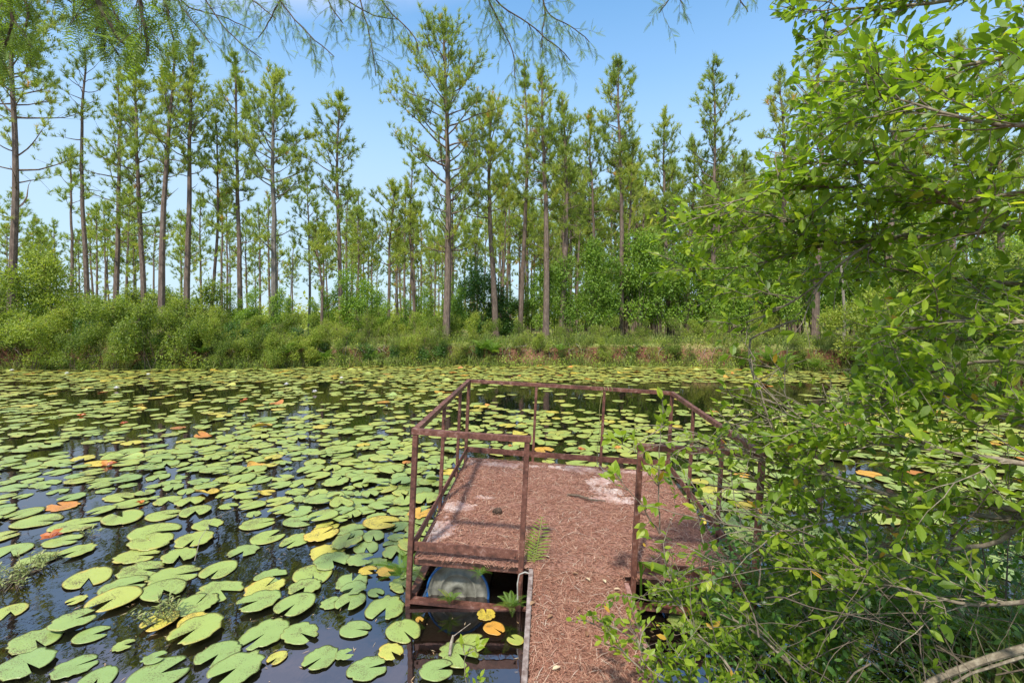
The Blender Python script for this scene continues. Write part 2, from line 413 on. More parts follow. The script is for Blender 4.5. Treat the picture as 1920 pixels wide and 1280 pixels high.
# ================================================================ terrain and water
def far_edge(x):
    return 21.3+np.where(x < -4, (x+4)*.11, 0)+np.where(x > 7, -(x-7)*.42, 0)+(vnoise(x*.7+3, x*0+9.1)-.5)*.9+(vnoise(x*2.3, x*0+4.1)-.5)*.5+(vnoise(x*6, x*0+2.1)-.5)*.2
def right_edge(y): return np.where(y < 7, 1.75+(y-2)*1.5, 9.25+(y-7)*.4)
def outside(x, y):
    return np.maximum.reduce([y-far_edge(x), x-right_edge(y), 1.6-y+x*0, -27-x])
def ground_z(x, y):
    d = outside(x, y)
    top = np.where(y < 6, .42, .95)+(fbm(x*.25, y*.25)-.5)*.25*np.clip(d, 0, 1)
    s = np.clip((d+.25)/1.15, 0, 1); s = s*s*(3-2*s)
    return -.9+(top+.9)*s
def axis(a, b_, fine0, fine1, step, grow):
    v = list(np.arange(fine0, fine1, step)); x = fine1; s = step
    while x < b_: v.append(x); s *= grow; x += s
    v.append(b_); x = fine0; s = step; pre = []
    while x > a: s *= grow; x -= s; pre.append(x)
    return np.array(pre[::-1]+v)
gx = axis(-1500, 1500, -28, 18, .16, 1.35); gy = axis(-60, 2500, -2, 30, .2, 1.3)
X, Y = np.meshgrid(gx, gy)
Z = ground_z(X, Y)+(fbm(X*1.7, Y*1.7)-.5)*.12+(fbm(X*3.1, Y*3.1)-.5)*.4*np.exp(-((outside(X, Y)-.4)/.5)**2)
b = B(); nx = len(gx); i = np.arange(len(gy)-1)[:, None]*nx; j = np.arange(nx-1)[None]
b.add(np.stack([X, Y, Z], -1).reshape(-1, 3), np.stack([i+j, i+j+1, i+nx+j+1, i+nx+j], -1).reshape(-1, 4))
tag(b.build('ground', 'ground', smooth=True), kind='structure')
b = B(); b.add([[-32, .5, 0], [26, .5, 0], [26, 26, 0], [-32, 26, 0]], [[0, 1, 2, 3]])
tag(b.build('pond_water', 'water'), kind='structure')

# ================================================================ floating dock
DW = 2.44; DD = 2.3945; RH = .963; G1 = .8066; G2 = 1.618
DOCK_LOC = (-.7371, 3.5827, CAMZ-1.7928); DOCK_ROT = (.0197, .0508, -.0721)
DM = Matrix.Translation(DOCK_LOC) @ Euler(DOCK_ROT, 'XYZ').to_matrix().to_4x4()
DMn = np.array(DM)
def dock_w(p): p = np.asarray(p, float); return p@DMn[:3, :3].T+DMn[:3, 3]
def dock_l(p): p = np.asarray(p, float); return (p-DMn[:3, 3])@DMn[:3, :3]
def deck_at(px, py, z=0.):     # dock-local point of the deck plane seen at px,py
    o = dock_l(np.array([0, 0, CAMZ])); d = at(px, py, 1.0)-np.array([0, 0, CAMZ]); d = d@DMn[:3, :3]
    t = (z-o[2])/d[2]; return o+d*t
dock = thing('floating_dock', 'square floating dock with rusty brown metal railing and needle covered deck', 'dock', DOCK_LOC, DOCK_ROT)
b = B(); box(b, .03, DW-.03, .03, DD-.03, -.03, 0); b.build('deck_panel', 'deck', dock)
# deck edge angles
for (x0, x1, y0, y1) in ((0, DW, 0, .028), (0, DW, DD-.028, DD), (0, .028, .03, DD-.03), (DW-.028, DW, .03, DD-.03)):
    b = B(); box(b, x0, x1, y0, y1, -.055, .006); b.build('edge_angle', 'rust', dock)
# posts: (x, y, bottom, top)
ps = .0195
posts = [(0, 0, -.42), (G1, 0, -.42), (G2, 0, -.36), (DW, 0, -.36), (0, .96, -.05), (0, 1.8, -.05), (0, DD, -.36),
         (.82, DD, -.05), (1.65, DD, -.05), (DW, DD, -.36), (DW, .72, -.05), (DW, 1.55, -.05)]
for k, (x, y, zb) in enumerate(posts):
    b = B(); s = ps if k in (0, 1, 2, 3, 6, 9) else ps*.82
    ox = -s if x < .1 else (s if x > DW-.1 else 0)
    oy = -s if y < .1 else (s if y > DD-.1 else 0)
    tw = R_.uniform(-.006, .006)
    box(b, x+ox-s, x+ox+s, y+oy-s, y+oy+s, zb, RH-.03 if s == ps else RH-.034)
    o = b.build('post', 'rust', dock)
def bar(p0, p1, hw, hh, nm, zoff=0):
    p0 = np.array(p0, float); p1 = np.array(p1, float)
    d = unit(p1-p0); u = np.array([0, 0, 1.]); s = unit(np.cross(d, u)); u = np.cross(s, d)
    n = 9; P = p0+(p1-p0)*np.linspace(0, 1, n)[:, None]; sag = np.sin(np.linspace(0, PI, n))*R_.uniform(-.006, .004)
    P[:, 2] += sag
    c = np.array([[-1, -1], [1, -1], [1, 1], [-1, 1]])
    V = P[:, None]+c[None, :, 0:1]*hw*s+c[None, :, 1:2]*hh*u
    b = B(); i = np.arange(n-1)[:, None]*4; j = np.arange(4)[None]; j2 = (j+1) % 4
    b.add(V.reshape(-1, 3), np.stack([i+j, i+j2, i+4+j2, i+4+j], -1).reshape(-1, 4))
    b.f.append((np.array([[3, 2, 1, 0], [4*n-4, 4*n-3, 4*n-2, 4*n-1]]), 0))
    return b.build(nm, 'rust', dock)
e = .022; zr = RH-.008
bar((-2*e-.002, -e, zr), (G1+.03, -e, zr), .022, .02, 'top_rail')
bar((G2-.03, -e, zr), (DW+2*e+.002, -e, zr), .022, .02, 'top_rail')
bar((-e, .002, zr+.001), (-e, DD-.002, zr+.001), .022, .02, 'top_rail')
bar((DW+e, .002, zr+.001), (DW+e, DD-.002, zr+.001), .022, .02, 'top_rail')
bar((-2*e-.002, DD+e, zr), (DW+2*e+.002, DD+e, zr), .022, .02, 'top_rail')
zt = .092
bar((.002, -e+.014, zt), (G1-.026, -e+.014, zt), .006, .033, 'toe_board')
bar((G2+.026, -e+.014, zt-.01), (DW-.002, -e+.014, zt-.01), .006, .033, 'toe_board')
bar((-e+.012, .03, zt), (-e+.012, DD, zt), .006, .033, 'toe_board')
bar((DW+e-.012, .03, zt), (DW+e-.012, DD, zt), .006, .033, 'toe_board')
bar((.0, DD+e-.014, zt+.012), (DW, DD+e-.014, zt+.012), .006, .033, 'toe_board')
for (p0, p1) in (((-.03, -.01, -.315), (G1+.1, -.01, -.315)), ((G2-.05, -.01, -.2), (DW, -.01, -.2)), ((0, .03, -.3), (0, DD, -.3)), ((DW, .03, -.2), (DW, DD, -.2)), ((0, DD, -.28), (DW, DD, -.2))):
    bar(p0, p1, .03, .012, 'float_frame')
for (x, y) in ((.03, -.018), (G1-.05, -.018), (G2+.05, -.018), (DW-.04, -.018), (.04, DD+.001), (.78, DD+.001), (1.6, DD+.001), (DW-.04, DD+.001)):
    b = B(); tube(b, [[x, y, zt], [x, y-.007, zt], [x, y-.009, zt]], [.009, .009, .005], 6); b.add([[x+.009*math.cos(a_*PI/3), y-.0092, zt+.009*math.sin(a_*PI/3)] for a_ in range(6)], [[0, 1, 2, 3, 4, 5]]); b.build('bolt', 'rust', dock)
def drum(x, y0, y1, zc, r):
    b = B(); a = np.linspace(0, 2*PI, 40, endpoint=False)
    prof = [(y0+.012, 0), (y0+.012, .035), (y0+.004, .04), (y0+.004, .07), (y0+.014, .075), (y0+.014, r*.55), (y0+.006, r*.57), (y0+.006, r*.62), (y0+.018, r*.64), (y0+.018, r*.9), (y0, r*.93), (y0, r), (y0+.05, r), (y0+.055, r*.97), (y1, r*.97), (y1, 0)]
    V = []; 
    for (yy, rr) in prof: V += [[x+math.cos(q)*max(rr, .001), yy, zc+math.sin(q)*max(rr, .001)] for q in a]
    n = 40; Fq = []
    for i in range(len(prof)-1):
        for j in range(n): Fq.append([i*n+j, i*n+(j+1) % n, (i+1)*n+(j+1) % n, (i+1)*n+j])
    b.add(V, Fq); return b.build('float_drum', 'drum_white', dock, True)
def drum_rim(parent, x, y0, zc, r):
    b = B(); a = np.linspace(0, 2*PI, 49)
    tube(b, np.stack([x+np.cos(a)*r, a*0+y0, zc+np.sin(a)*r], 1), .01, 6); b.build('rim', 'drum_blue', parent, True)
for (x, zc) in ((.33, -.3), (2.1, -.26)):
    dr = drum(x, .1, 1.0, zc, .235); drum_rim(dr, x, .1, zc, .238)
dr = drum(.33, 1.3, 2.2, -.3, .235); dr = drum(2.1, 1.3, 2.2, -.26, .235)
# gangway
gang = thing('gangway', 'narrow needle covered gangway with a pale left side board leading onto the dock', 'gangway', DOCK_LOC, DOCK_ROT)
GX0, GX1, GY0, GY1 = .9, 1.535, -2.6, -.05
b = B(); box(b, GX0, GX1, GY0, GY1, -.055, -.012); b.build('walk_panel', 'deck', gang)
b = B(); box(b, GX0-.034, GX0-.002, GY0, GY1-.01, -.075, .028); b.build('side_board', 'board_white', gang)['label'] = 'whitish weathered side board'
b = B(); box(b, GX1+.002, GX1+.034, GY0, GY1-.07, -.085, .022); b.build('side_board', 'board_red', gang)['label'] = 'reddish weathered side board'

# needle litter
bare = [(deck_at(1128, 903), .2, .13), (deck_at(1112, 884), .15, .15), (deck_at(1140, 922), .17, .12), (deck_at(1158, 938), .22, .09), (deck_at(1190, 935), .12, .06), (deck_at(960, 872), .42, .1), (deck_at(1060, 878), .35, .09),
        (deck_at(1180, 886), .4, .06), (deck_at(832, 985), .12, .17), (deck_at(815, 1005), .07, .1), (deck_at(850, 950), .16, .1), (deck_at(905, 932), .1, .05), (deck_at(900, 868), .2, .12)]
def cover(x, y):      # 0 bare, 1 covered
    m = np.ones_like(x)
    for c, rx, ry in bare:
        d = ((x-c[0])/rx)**2+((y-c[1])/ry)**2
        m = np.minimum(m, d*.34)
    m = m+(fbm(x*6+3, y*6)-.5)*1.0+(fbm(x*22, y*22, 3)-.5)*1.1
    return np.where(y < 0, 1, np.clip(m, 0, 1))
b = B()
def litter_grid(x0, x1, y0, y1, z0, st, amp):
    xs = np.arange(x0, x1+1e-6, st); ys = np.arange(y0, y1+1e-6, st); X, Y = np.meshgrid(xs, ys)
    cv = cover(X, Y); ed = np.minimum.reduce([X-x0, x1-X, Y-y0+.05, y1-Y])*12
    Z = z0+.003+amp*(fbm(X*7, Y*7)*.8+.6*fbm(X*30, Y*30, 2))*np.clip(ed, .1, 1)*np.clip((cv-.35)*2, 0, 1)
    nx = len(xs); i = np.arange(len(ys)-1)[:, None]*nx; j = np.arange(nx-1)[None]
    Q = np.stack([i+j, i+j+1, i+nx+j+1, i+nx+j], -1).reshape(-1, 4)
    keep = (cv.ravel()[Q].mean(1) > .42)
    b.add(np.stack([X, Y, Z], -1).reshape(-1, 3), Q[keep], 0)
litter_grid(.035, DW-.035, -.03, DD-.035, 0, .0125, .022)
litter_grid(GX0+.002, GX1-.002, GY0, GY1+.03, -.012, .02, .02)
NT = np.array([[0, 1, 0], [0, -1, 0], [.5, -1, 1], [.5, 1, 1], [1, .4, 0], [1, -.4, 0]], float); NF = np.array([[0, 1, 2], [0, 2, 3], [3, 2, 5], [3, 5, 4]])
def needles(n, x0, x1, y0, y1, z0, lo=.07, hi=.15, wd=.0016, zr=.022):
    P = np.stack([rng.uniform(x0, x1, n), rng.uniform(y0, y1, n)], 1)
    k = rng.random(n) < np.clip(cover(P[:, 0], P[:, 1])*1.1-.05, .22, 1); P = P[k]; n = len(P)
    a = rng.uniform(0, 2*PI, n); L = rng.uniform(lo, hi, n)
    D = np.stack([np.cos(a), np.sin(a), rng.normal(0, .08, n)], 1)
    Xx, Yy, Zz = frames(D, np.tile([[0, 0, 1.]], (n, 1)))
    P3 = np.column_stack([P, z0+.006+rng.random(n)**1.5*zr]) - Xx*L[:, None]/2
    end = P3+Xx*L[:, None]
    ok = (np.minimum(P3[:, 0], end[:, 0]) > x0-.03) & (np.maximum(P3[:, 0], end[:, 0]) < x1+.03) & (np.maximum(P3[:, 1], end[:, 1]) < y1+.02)
    scatter(b, NT, NF, P3[ok], Xx[ok], Yy[ok], Zz[ok], np.stack([L[ok], np.full(ok.sum(), wd), rng.uniform(.001, .012, ok.sum())], 1), 1, np.clip(rng.normal(.42, .25, ok.sum()), 0, 1))
needles(26000, .03, DW-.03, -.02, DD-.03, 0)
needles(17000, GX0, GX1, GY0+.6, .1, -.012, .06, .14, .0014)
o = b.build('pine_needle_litter', ['litter_bed', 'straw'])
o.location = DOCK_LOC; o.rotation_euler = DOCK_ROT; tag(o, 'reddish brown fallen pine needles covering the dock deck and gangway', 'pine needles', kind='stuff')
# stick, cone, dead leaves on the deck
def on_deck(px, py, z=.02): return dock_w(deck_at(px, py)+[0, 0, z])
b = B(); tube(b, [on_deck(1064, 933, .035), on_deck(1085, 938, .05), on_deck(1108, 945, .045), on_deck(1135, 944, .03)], [.009, .011, .009, .004], 6)
segs(b, [on_deck(1098, 942, .045)], [on_deck(1120, 936, .06)], .004, .002)
tag(b.build('stick', 'twig_bark'), 'short dark stick lying across the middle of the dock deck', 'stick')
b = B(); tube(b, [on_deck(1200, 965, .03), on_deck(1215, 975, .045), on_deck(1225, 990, .03)], [.003, .003, .0015], 5)
tag(b.build('twig', 'twig_bark'), 'thin curved twig lying right of the gate post on the deck', 'twig')
cone = thing('pine_cone', 'dark open pine cone lying on the needles left of the gate', 'pine cone', on_deck(932, 966, .035), (.3, 1.2, .5))
b = B(); nS = 90; k = np.arange(nS); u = k/nS; a = k*2.4
D = np.stack([np.cos(a)*np.cos(.9*u), np.sin(a)*np.cos(.9*u), .25+.9*u], 1)
Xx, Yy, Zz = frames(D, np.tile([[0, 0, 1.]], (nS, 1)))
P = np.stack([0*u, 0*u, -.045+.075*u], 1)
ST = np.array([[0, .1, 0], [0, -.1, 0], [.8, -.3, .05], [.8, .3, .05], [1.05, 0, .12], [.85, 0, -.12]], float); SF = np.array([[0, 1, 2], [0, 2, 3], [3, 2, 4], [0, 5, 1], [1, 5, 2], [0, 3, 5], [3, 4, 5], [2, 5, 4]])
scatter(b, ST, SF, P, Xx, Yy, Zz, .045*(np.sin(PI*(.18+.78*u))**.6), 0)
tube(b, [[0, 0, -.045], [0, 0, .03]], [.012, .006], 6); b.build('scales', 'cone', cone)
spots = [(1085, 1083, 'lower end of the gate'), (1097, 1090, 'gangway entrance'), (1035, 1160, 'left gangway board'), (1001, 1135, 'left gangway board near the gate post'), (1135, 1100, 'right corner of the gangway entrance'),
         (1150, 1112, 'right side of the gangway'), (1085, 1145, 'middle of the gangway'), (1100, 1202, 'middle of the lower gangway'), (1035, 1265, 'lower left of the gangway'), (1030, 1052, 'open gate'), (1262, 980, 'right hand half of the deck')]
for k, (px, py, wh) in enumerate(spots):
    b = B(); p = on_deck(px, py, .03)
    a = R_.uniform(0, 6.28); scatter(b, *LEAF, np.array([p]), *[np.array([q]) for q in (lambda d: (lambda f: (f[0][0], f[1][0], f[2][0]))(frames(np.array([d]), np.array([[.2, .1, 1.]]))))([math.cos(a), math.sin(a), .15])], np.array([[.05, .06, .1]]), 0, R_.random())
    o = b.build('fallen_leaf', 'dead_leaf'); tag(o, ('curled pale tan leaf ' if k % 2 else 'small dry brown leaf ')+'lying near the '+wh, 'fallen leaf', 'dead leaves fallen on the needles')
# rope and hook on the far railing
b = B(); q = lambda x, y, z: dock_w([x, y, z])
tube(b, [q(1.65+.032*math.cos(t)*1.0+.004*t/6, DD+.022+.03*math.sin(t), RH-.01+.0*t) if False else q(1.63+.007*t, DD+.022+.03*math.cos(t), zr+.03*math.sin(t)) for t in np.linspace(0, 19, 60)], .004, 5)
tube(b, [q(1.62, DD-.01, zr), q(1.6, DD-.01, .7), q(1.615, DD-.012, .45), q(1.6, DD-.012, .2), q(1.6, DD-.02, .03)], .003, 5)
tag(b.build('rope', 'rope'), 'yellowed old rope knotted round the far top rail and hanging down its post', 'rope')
b = B(); tube(b, [on_deck(1122, 868, .12), on_deck(1120, 872, .02), on_deck(1126, 880, .03), on_deck(1131, 886, .03), on_deck(1138, 889, .03), on_deck(1141, 886, .03), on_deck(1140, 883, .03)], .004, 6)
tag(b.build('wire_hook', 'wire'), 'bent pale wire hook lying at the far edge of the deck', 'wire hook')
b = B(); ql = lambda x, y, z: dock_w([x, y, z])
tube(b, [ql(.8, -.12, -.2), ql(.79, -.11, -.06), ql(.8, -.1, -.0), ql(.84, -.1, .02), ql(.88, -.1, .01)], .005, 6)
tag(b.build('pipe_hook', 'wire'), 'grey curved pipe end hooked over the left gangway board', 'pipe hook')

# ================================================================ lily pads
def pad_template(seed, curl=0.0):
    r = np.random.default_rng(seed); n = 34
    half = r.uniform(.1, .46); th = np.linspace(half, 2*PI-half, n)
    # rounded lobes beside the notch, slightly egg-shaped outline
    near = np.minimum(th, 2*PI-th)
    rad = 1-.1*np.exp(-((near-half)/.16)**2)+.025*np.sin(th*3+r.uniform(0, 6))+.012*np.sin(th*7+r.uniform(0, 6))
    if r.random() < .4: rad *= 1-.16*np.clip(vnoise(th*4, th*0+seed)-.45, 0, 1)*2
    if r.random() < .35: rad *= 1-.12*np.exp(-((th-r.uniform(1, 5))/.13)**2)
    ex = r.uniform(1.0, 1.16); ey = r.uniform(.9, 1.0)
    rings = [.0, .3, .62, .88, 1.0]; V = []; 
    ph = r.uniform(0, 6, 3)
    for q in rings:
        rr = rad*q
        notch = .06*(1-q)
        z = .014*q**2*(np.sin(th*2+ph[0])+.6*np.sin(th*5+ph[1])) + .006*q
        z = z+curl*np.clip(q*np.cos(th-ph[2])-.3, 0, 1)**1.5*1.5
        sh = 1-curl*.35*np.clip(q*np.cos(th-ph[2])-.3, 0, 1)
        V.append(np.stack([rr*np.cos(th)*ex*sh, rr*np.sin(th)*ey*sh, z], 1))
    V = np.concatenate(V); m = len(rings)
    i = np.arange(m-1)[:, None]*n; j = np.arange(n-1)[None]
    Q = np.stack([i+j, i+n+j, i+n+j+1, i+j+1], -1).reshape(-1, 4)
    pc = np.tile(np.stack([np.cos(th), np.sin(th), th*0], 1), (m, 1))*np.repeat(rings, n)[:, None]
    # underside rim gives the leaf some thickness
    n0 = len(V); rim = V[-n:]+[0, 0, -.007]; rim[:, :2] *= .985
    V = np.concatenate([V, rim]); pc = np.concatenate([pc, pc[-n:]])
    jj = np.arange(n-1); Q2 = np.stack([n0-n+jj, n0+jj, n0+jj+1, n0-n+jj+1], 1)
    return V, np.concatenate([Q, Q2]), pc
PADS = [pad_template(s) for s in range(14)]+[pad_template(40+s, .3+.08*s) for s in range(5)]
pads = []     # x,y,r,rot,tint,variant,px,py
grid = {}
def near_pads(x, y, rad=1.0):
    gx_, gy_ = int(math.floor(x)), int(math.floor(y)); out = []
    for a in (-1, 0, 1):
        for c in (-1, 0, 1): out += grid.get((gx_+a, gy_+c), [])
    return out
def addpad(x, y, r, rot, tint, var):
    l = dock_l([x, y, .3])
    if -.02-r*.3 < l[0] < DW+r*.3 and -.0-r*.2 < l[1] < DD+r*.3: return False
    if GX0-.05-r*.5 < l[0] < GX1+.05+r*.5 and l[1] < .1: return False
    lvl = 0
    for (a, c, rr, lv) in near_pads(x, y):
        if (a-x)**2+(c-y)**2 < (r+rr)**2*.9: lvl = max(lvl, lv+1)
    lvl = lvl % 5
    pads.append((x, y, r, rot, tint, var, lvl)); grid.setdefault((int(math.floor(x)), int(math.floor(y))), []).append((x, y, r, lvl)); return True
A_ = [(210, 370, 250, .3), (435, 390, 260, .35), (690, 355, 230, .3), (210, 590, 220, .3), (430, 545, 210, .3), (500, 690, 260, .45), (800, 645, 250, .25), (980, 675, 280, .25), (1230, 645, 220, .25), (770, 565, 235, .4), (1010, 570, 210, .25),
      (1370, 540, 190, .12), (1690, 370, 190, .12), (1450, 385, 200, .3), (1510, 460, 190, .3), (1665, 480, 190, .25), (1095, 485, 240, .35), (705, 740, 250, .15), (640, 825, 270, .5), (430, 815, 115, .5), (920, 765, 250, .2), (1240, 760, 280, .2),
      (1530, 680, 200, .12), (1760, 670, 260, .3), (1715, 750, 210, .2), (1490, 750, 240, .6), (1455, 835, 250, .15), (1660, 855, 250, .15), (1100, 850, 280, .2), (60, 880, 170, .4), (200, 1040, 300, .15), (420, 950, 250, .15), (520, 1010, 180, .1),
      (1085, 950, 180, .76), (1105, 1005, 300, .3), (1490, 1005, 300, .12), (1690, 1010, 230, .12), (1230, 1130, 270, .08), (1810, 1140, 240, .08), (900, 1230, 320, .05), (1330, 1220, 330, .1), (1870, 830, 140, .12), (1560, 1140, 120, .62), (550, 1260, 220, .05),
      (150, 1180, 320, .05), (420, 1190, 250, .04), (870, 1150, 140, .05), (870, 430, 270, .3), (850, 490, 260, .35), (1170, 390, 180, .3), (60, 540, 220, .2), (900, 950, 200, .72), (1840, 400, 150, .6), (1840, 545, 240, .7), (1870, 600, 240, .12), (740, 180+90, 200, .3)]
B_ = [(140, 520, 165, .12), (200, 610, 165, .12), (110, 600, 180, .14), (60, 710, 210, .1), (50, 830, 190, .12), (250, 860, 270, .14), (350, 990, 230, .2), (80, 980, 190, .08), (150, 1200, 240, .05), (280, 1115, 160, .6), (730, 1060, 200, .3),
      (660, 1130, 260, .15), (540, 1230, 200, .05), (815, 895, 130, .8), (860, 975, 140, .88), (980, 1040, 110, .45), (440, 925, 60, .86), (300, 500, 150, .12), (320, 400, 150, .12), (70, 420, 210, .2), (180, 460, 160, .15), (340, 310, 170, .2), (200, 345, 130, .2),
      (130, 315, 150, .2), (280, 250, 180, .25), (260, 660, 140, .85), (150, 655, 120, .82), (20, 1130, 120, .08), (340, 190, 170, .3), (250, 190, 150, .5), (60, 340, 140, .25)]
for lst, ox in ((A_, 0), (B_, 640)):
    for (x, y, wd, t) in lst:
        px, py = ox+x/3, 854+y/3; p = on_z(px, py); r = wd/3/F*p[1]/2/1.12
        addpad(p[0], p[1], r, R_.uniform(-2.2, .9) if R_.random() < .75 else R_.uniform(0, 6.28), t, R_.randrange(14))
nex = len(pads)
def pick_tint(py):
    u = R_.random(); yl = max(0, min(1, (900-py)/200))
    if u < .018: return R_.uniform(.82, .96)
    if u < .045+.06*yl: return R_.uniform(.68, .8)
    return min(.62, max(.05, R_.gauss(.24+.24*yl, .1)))
for k in range(27000):
    # even in ground area
    y_ = R_.uniform(3.0, 22.0); x_ = R_.uniform(-1.12*y_-.5, min(1.12*y_+.4, 13.5))
    if x_ < -26.5 or outside(np.array([x_]), np.array([y_]))[0] > -.12: continue
    px, py = CX+F*x_/y_, HZ+F*CAMZ/y_
    n = float(vnoise(np.array([x_*.45+3]), np.array([y_*.45]))[0])*.6+float(vnoise(np.array([x_*1.6]), np.array([y_*1.6+8]))[0])*.4
    keep = .82 if n > .46 else .14
    if py < 716: keep = 1.0 if px > 800 or n > .4 else .6
    elif py < 790 and px < 860: keep *= .7
    if 718 < py < 782 and 955 < px < 1560: keep = .03 if py < 770 else .25
    if 850 < px < 960 and 722 < py < 800: keep *= .3
    if py > 1100 and 730 < px < 1000: keep = 0
    if py > 985 and px < 730: keep *= .12
    if px > 1150 and py > 960: keep *= .25
    if px > 1100: tnt_cap = .6
    if R_.random() > keep: continue
    r = R_.uniform(.115, .195) if y_ > 6 else R_.uniform(.1, .18)
    if R_.random() < .14: r *= .6
    lap = .78 if (n < .62 and py > 716) else .62
    if 600 < px < 800 and py > 830: lap = .58
    if any((a-x_)**2+(c-y_)**2 < (lap*(r+rr))**2 for a, c, rr, _ in near_pads(x_, y_)): continue
    tnt = pick_tint(py)
    var = R_.randrange(14)
    if (R_.random() < .04) or (tnt > .83 and R_.random() < .5): var = 14+R_.randrange(5)
    rot = R_.uniform(-2.4, .8) if R_.random() < .7 else R_.uniform(0, 6.28)
    addpad(x_, y_, r, rot, tnt, var)
b = B(); n = 9000; dx = rng.uniform(-16, 9, n); dy = rng.uniform(2.6, 16, n); ok = (outside(dx, dy) < -.1) & (vnoise(dx*.9, dy*.9) > .45); dx = dx[ok]; dy = dy[ok]
ll = dock_l(np.column_stack([dx, dy, dx*0+.3])); ok = ~((ll[:, 0] > 0) & (ll[:, 0] < DW) & (ll[:, 1] > -.1) & (ll[:, 1] < DD)) ; dx = dx[ok]; dy = dy[ok]; n = len(dx)
scatter(b, *LANCE, np.column_stack([dx, dy, np.full(n, .004)]), *frames(np.column_stack([rng.normal(0, 1, (n, 2)), np.zeros(n)]), np.tile([[0, 0, 1.]], (n, 1))), np.stack([rng.uniform(.01, .06, n), rng.uniform(.006, .03, n), np.full(n, .02)], 1), 0, rng.random(n)*.6)
tag(b.build('floating_debris', 'dead_leaf'), 'specks of dead leaves and needles floating on the open water', 'debris', kind='stuff')
# rank by how large each shows
def vis_score(p):
    px, py = CX+F*p[0]/p[1], HZ+F*CAMZ/p[1]
    s = (p[2]*F/p[1])**2*CAMZ/p[1]
    if px < -20 or px > 1940 or py > 1310: return 0
    if px > 1420: s *= .12
    elif px > 1180 and py > 860: s *= .1
    return s
order = sorted(range(len(pads)), key=lambda i: -vis_score(pads[i]))
top = order[:300]; rest = order[300:]
pad_meshes = []
for k, (V, Q, pc) in enumerate(PADS):
    b = B(); b.add(V, Q, 0, 0.0, pc); pad_meshes.append(b.mesh('lily_pad', ['pad'], True))
ORD = ['first', 'second', 'third', 'fourth', 'fifth', 'sixth', 'seventh', 'eighth', 'ninth', 'tenth', 'eleventh', 'twelfth', 'thirteenth', 'fourteenth', 'fifteenth', 'sixteenth', 'seventeenth', 'eighteenth', 'nineteenth', 'twentieth',
       'twenty-first', 'twenty-second', 'twenty-third', 'twenty-fourth', 'twenty-fifth', 'twenty-sixth', 'twenty-seventh', 'twenty-eighth', 'twenty-ninth', 'thirtieth']
def ordinal(k): return ORD[k] if k < len(ORD) else ['thirty', 'forty', 'fifty', 'sixty', 'seventy', 'eighty', 'ninety'][min(6, (k+1)//10-3)]+'-'+ORD[(k+1) % 10-1] if (k+1) % 10 else ['thirtieth', 'fortieth', 'fiftieth', 'sixtieth', 'seventieth', 'eightieth', 'ninetieth'][min(6, (k+1)//10-3)]
def pad_colour(t, var):
    c = 'blue-green' if t < .1 else 'fresh green' if t < .2 else 'mid green' if t < .33 else 'light green' if t < .45 else 'yellow-green' if t < .66 else 'yellow' if t < .79 else 'orange' if t < .89 else 'rusty brown'
    return c+(' curled-up' if var >= 14 else '')
def pad_zone(px, py):
    if px > 760 and px < 1000 and py > 1095: return 'in dark water below dock'
    if px > 1000: return 'beyond the dock railing' if py < 870 else 'right of the dock'
    if px > 640 and py > 850: return 'crowding the left dock side'
    rows = ((790, 'on far water'), (850, 'in mid pond'), (900, 'level with far deck edge'), (960, 'level with mid deck'), (1040, 'level with toe board'), (1120, 'level with white drum'), (1400, 'on nearest water'))
    col = 'far left' if px < 170 else 'left third' if px < 420 else 'left of the dock'
    for yy, s in rows:
        if py < yy: return s+', '+col
zones = {}
for i in top:
    p = pads[i]; px, py = CX+F*p[0]/p[1], HZ+F*CAMZ/p[1]
    zones.setdefault((pad_colour(p[4], p[5]), pad_zone(px, py)), []).append((px, i))
plabel = {}
for (c, z), l in zones.items():
    l.sort()
    for k, (px, i) in enumerate(l):
        plabel[i] = f'{c} lily pad {z}' if len(l) == 1 else f'{ordinal(k)} {c} lily pad from left {z}'
def pad_z(p): return .008+.011*p[6]
for i in top:
    p = pads[i]; o = bpy.data.objects.new('lily_pad', pad_meshes[p[5]]); C.objects.link(o)
    o.location = (p[0], p[1], pad_z(p)); s = p[2]
    o.scale = (s, s, s); o.rotation_euler = (R_.gauss(0, .012), R_.gauss(0, .012), p[3])
    if p[5] >= 14: o.rotation_euler = (R_.gauss(0, .06), R_.gauss(0, .06), p[3])
    o.color = (p[4], 0, 0, 1)
    tag(o, plabel[i], 'lily pad', 'lily pads floating on the pond')
b = B()
for k, (V, Q, pc) in enumerate(PADS):
    L = [pads[i] for i in rest if pads[i][5] == k]
    if not L: continue
    a = np.array([p[3] for p in L]); n = len(L)
    X = np.stack([np.cos(a), np.sin(a), rng.normal(0, .015, n)], 1); Yv = np.stack([-np.sin(a), np.cos(a), rng.normal(0, .015, n)], 1)
    scatter(b, V, Q, np.array([[p[0], p[1], pad_z(p)] for p in L]), X, Yv, np.tile([[0, 0, 1.]], (n, 1)), np.array([p[2] for p in L]), 0, np.array([p[4] for p in L]), pc)
o = b.build('lily_pads', 'pad', smooth=True); o.color = (0, 0, 0, 1)
tag(o, 'mass of smaller lily pads covering the farther water of the pond', 'lily pads', kind='stuff')
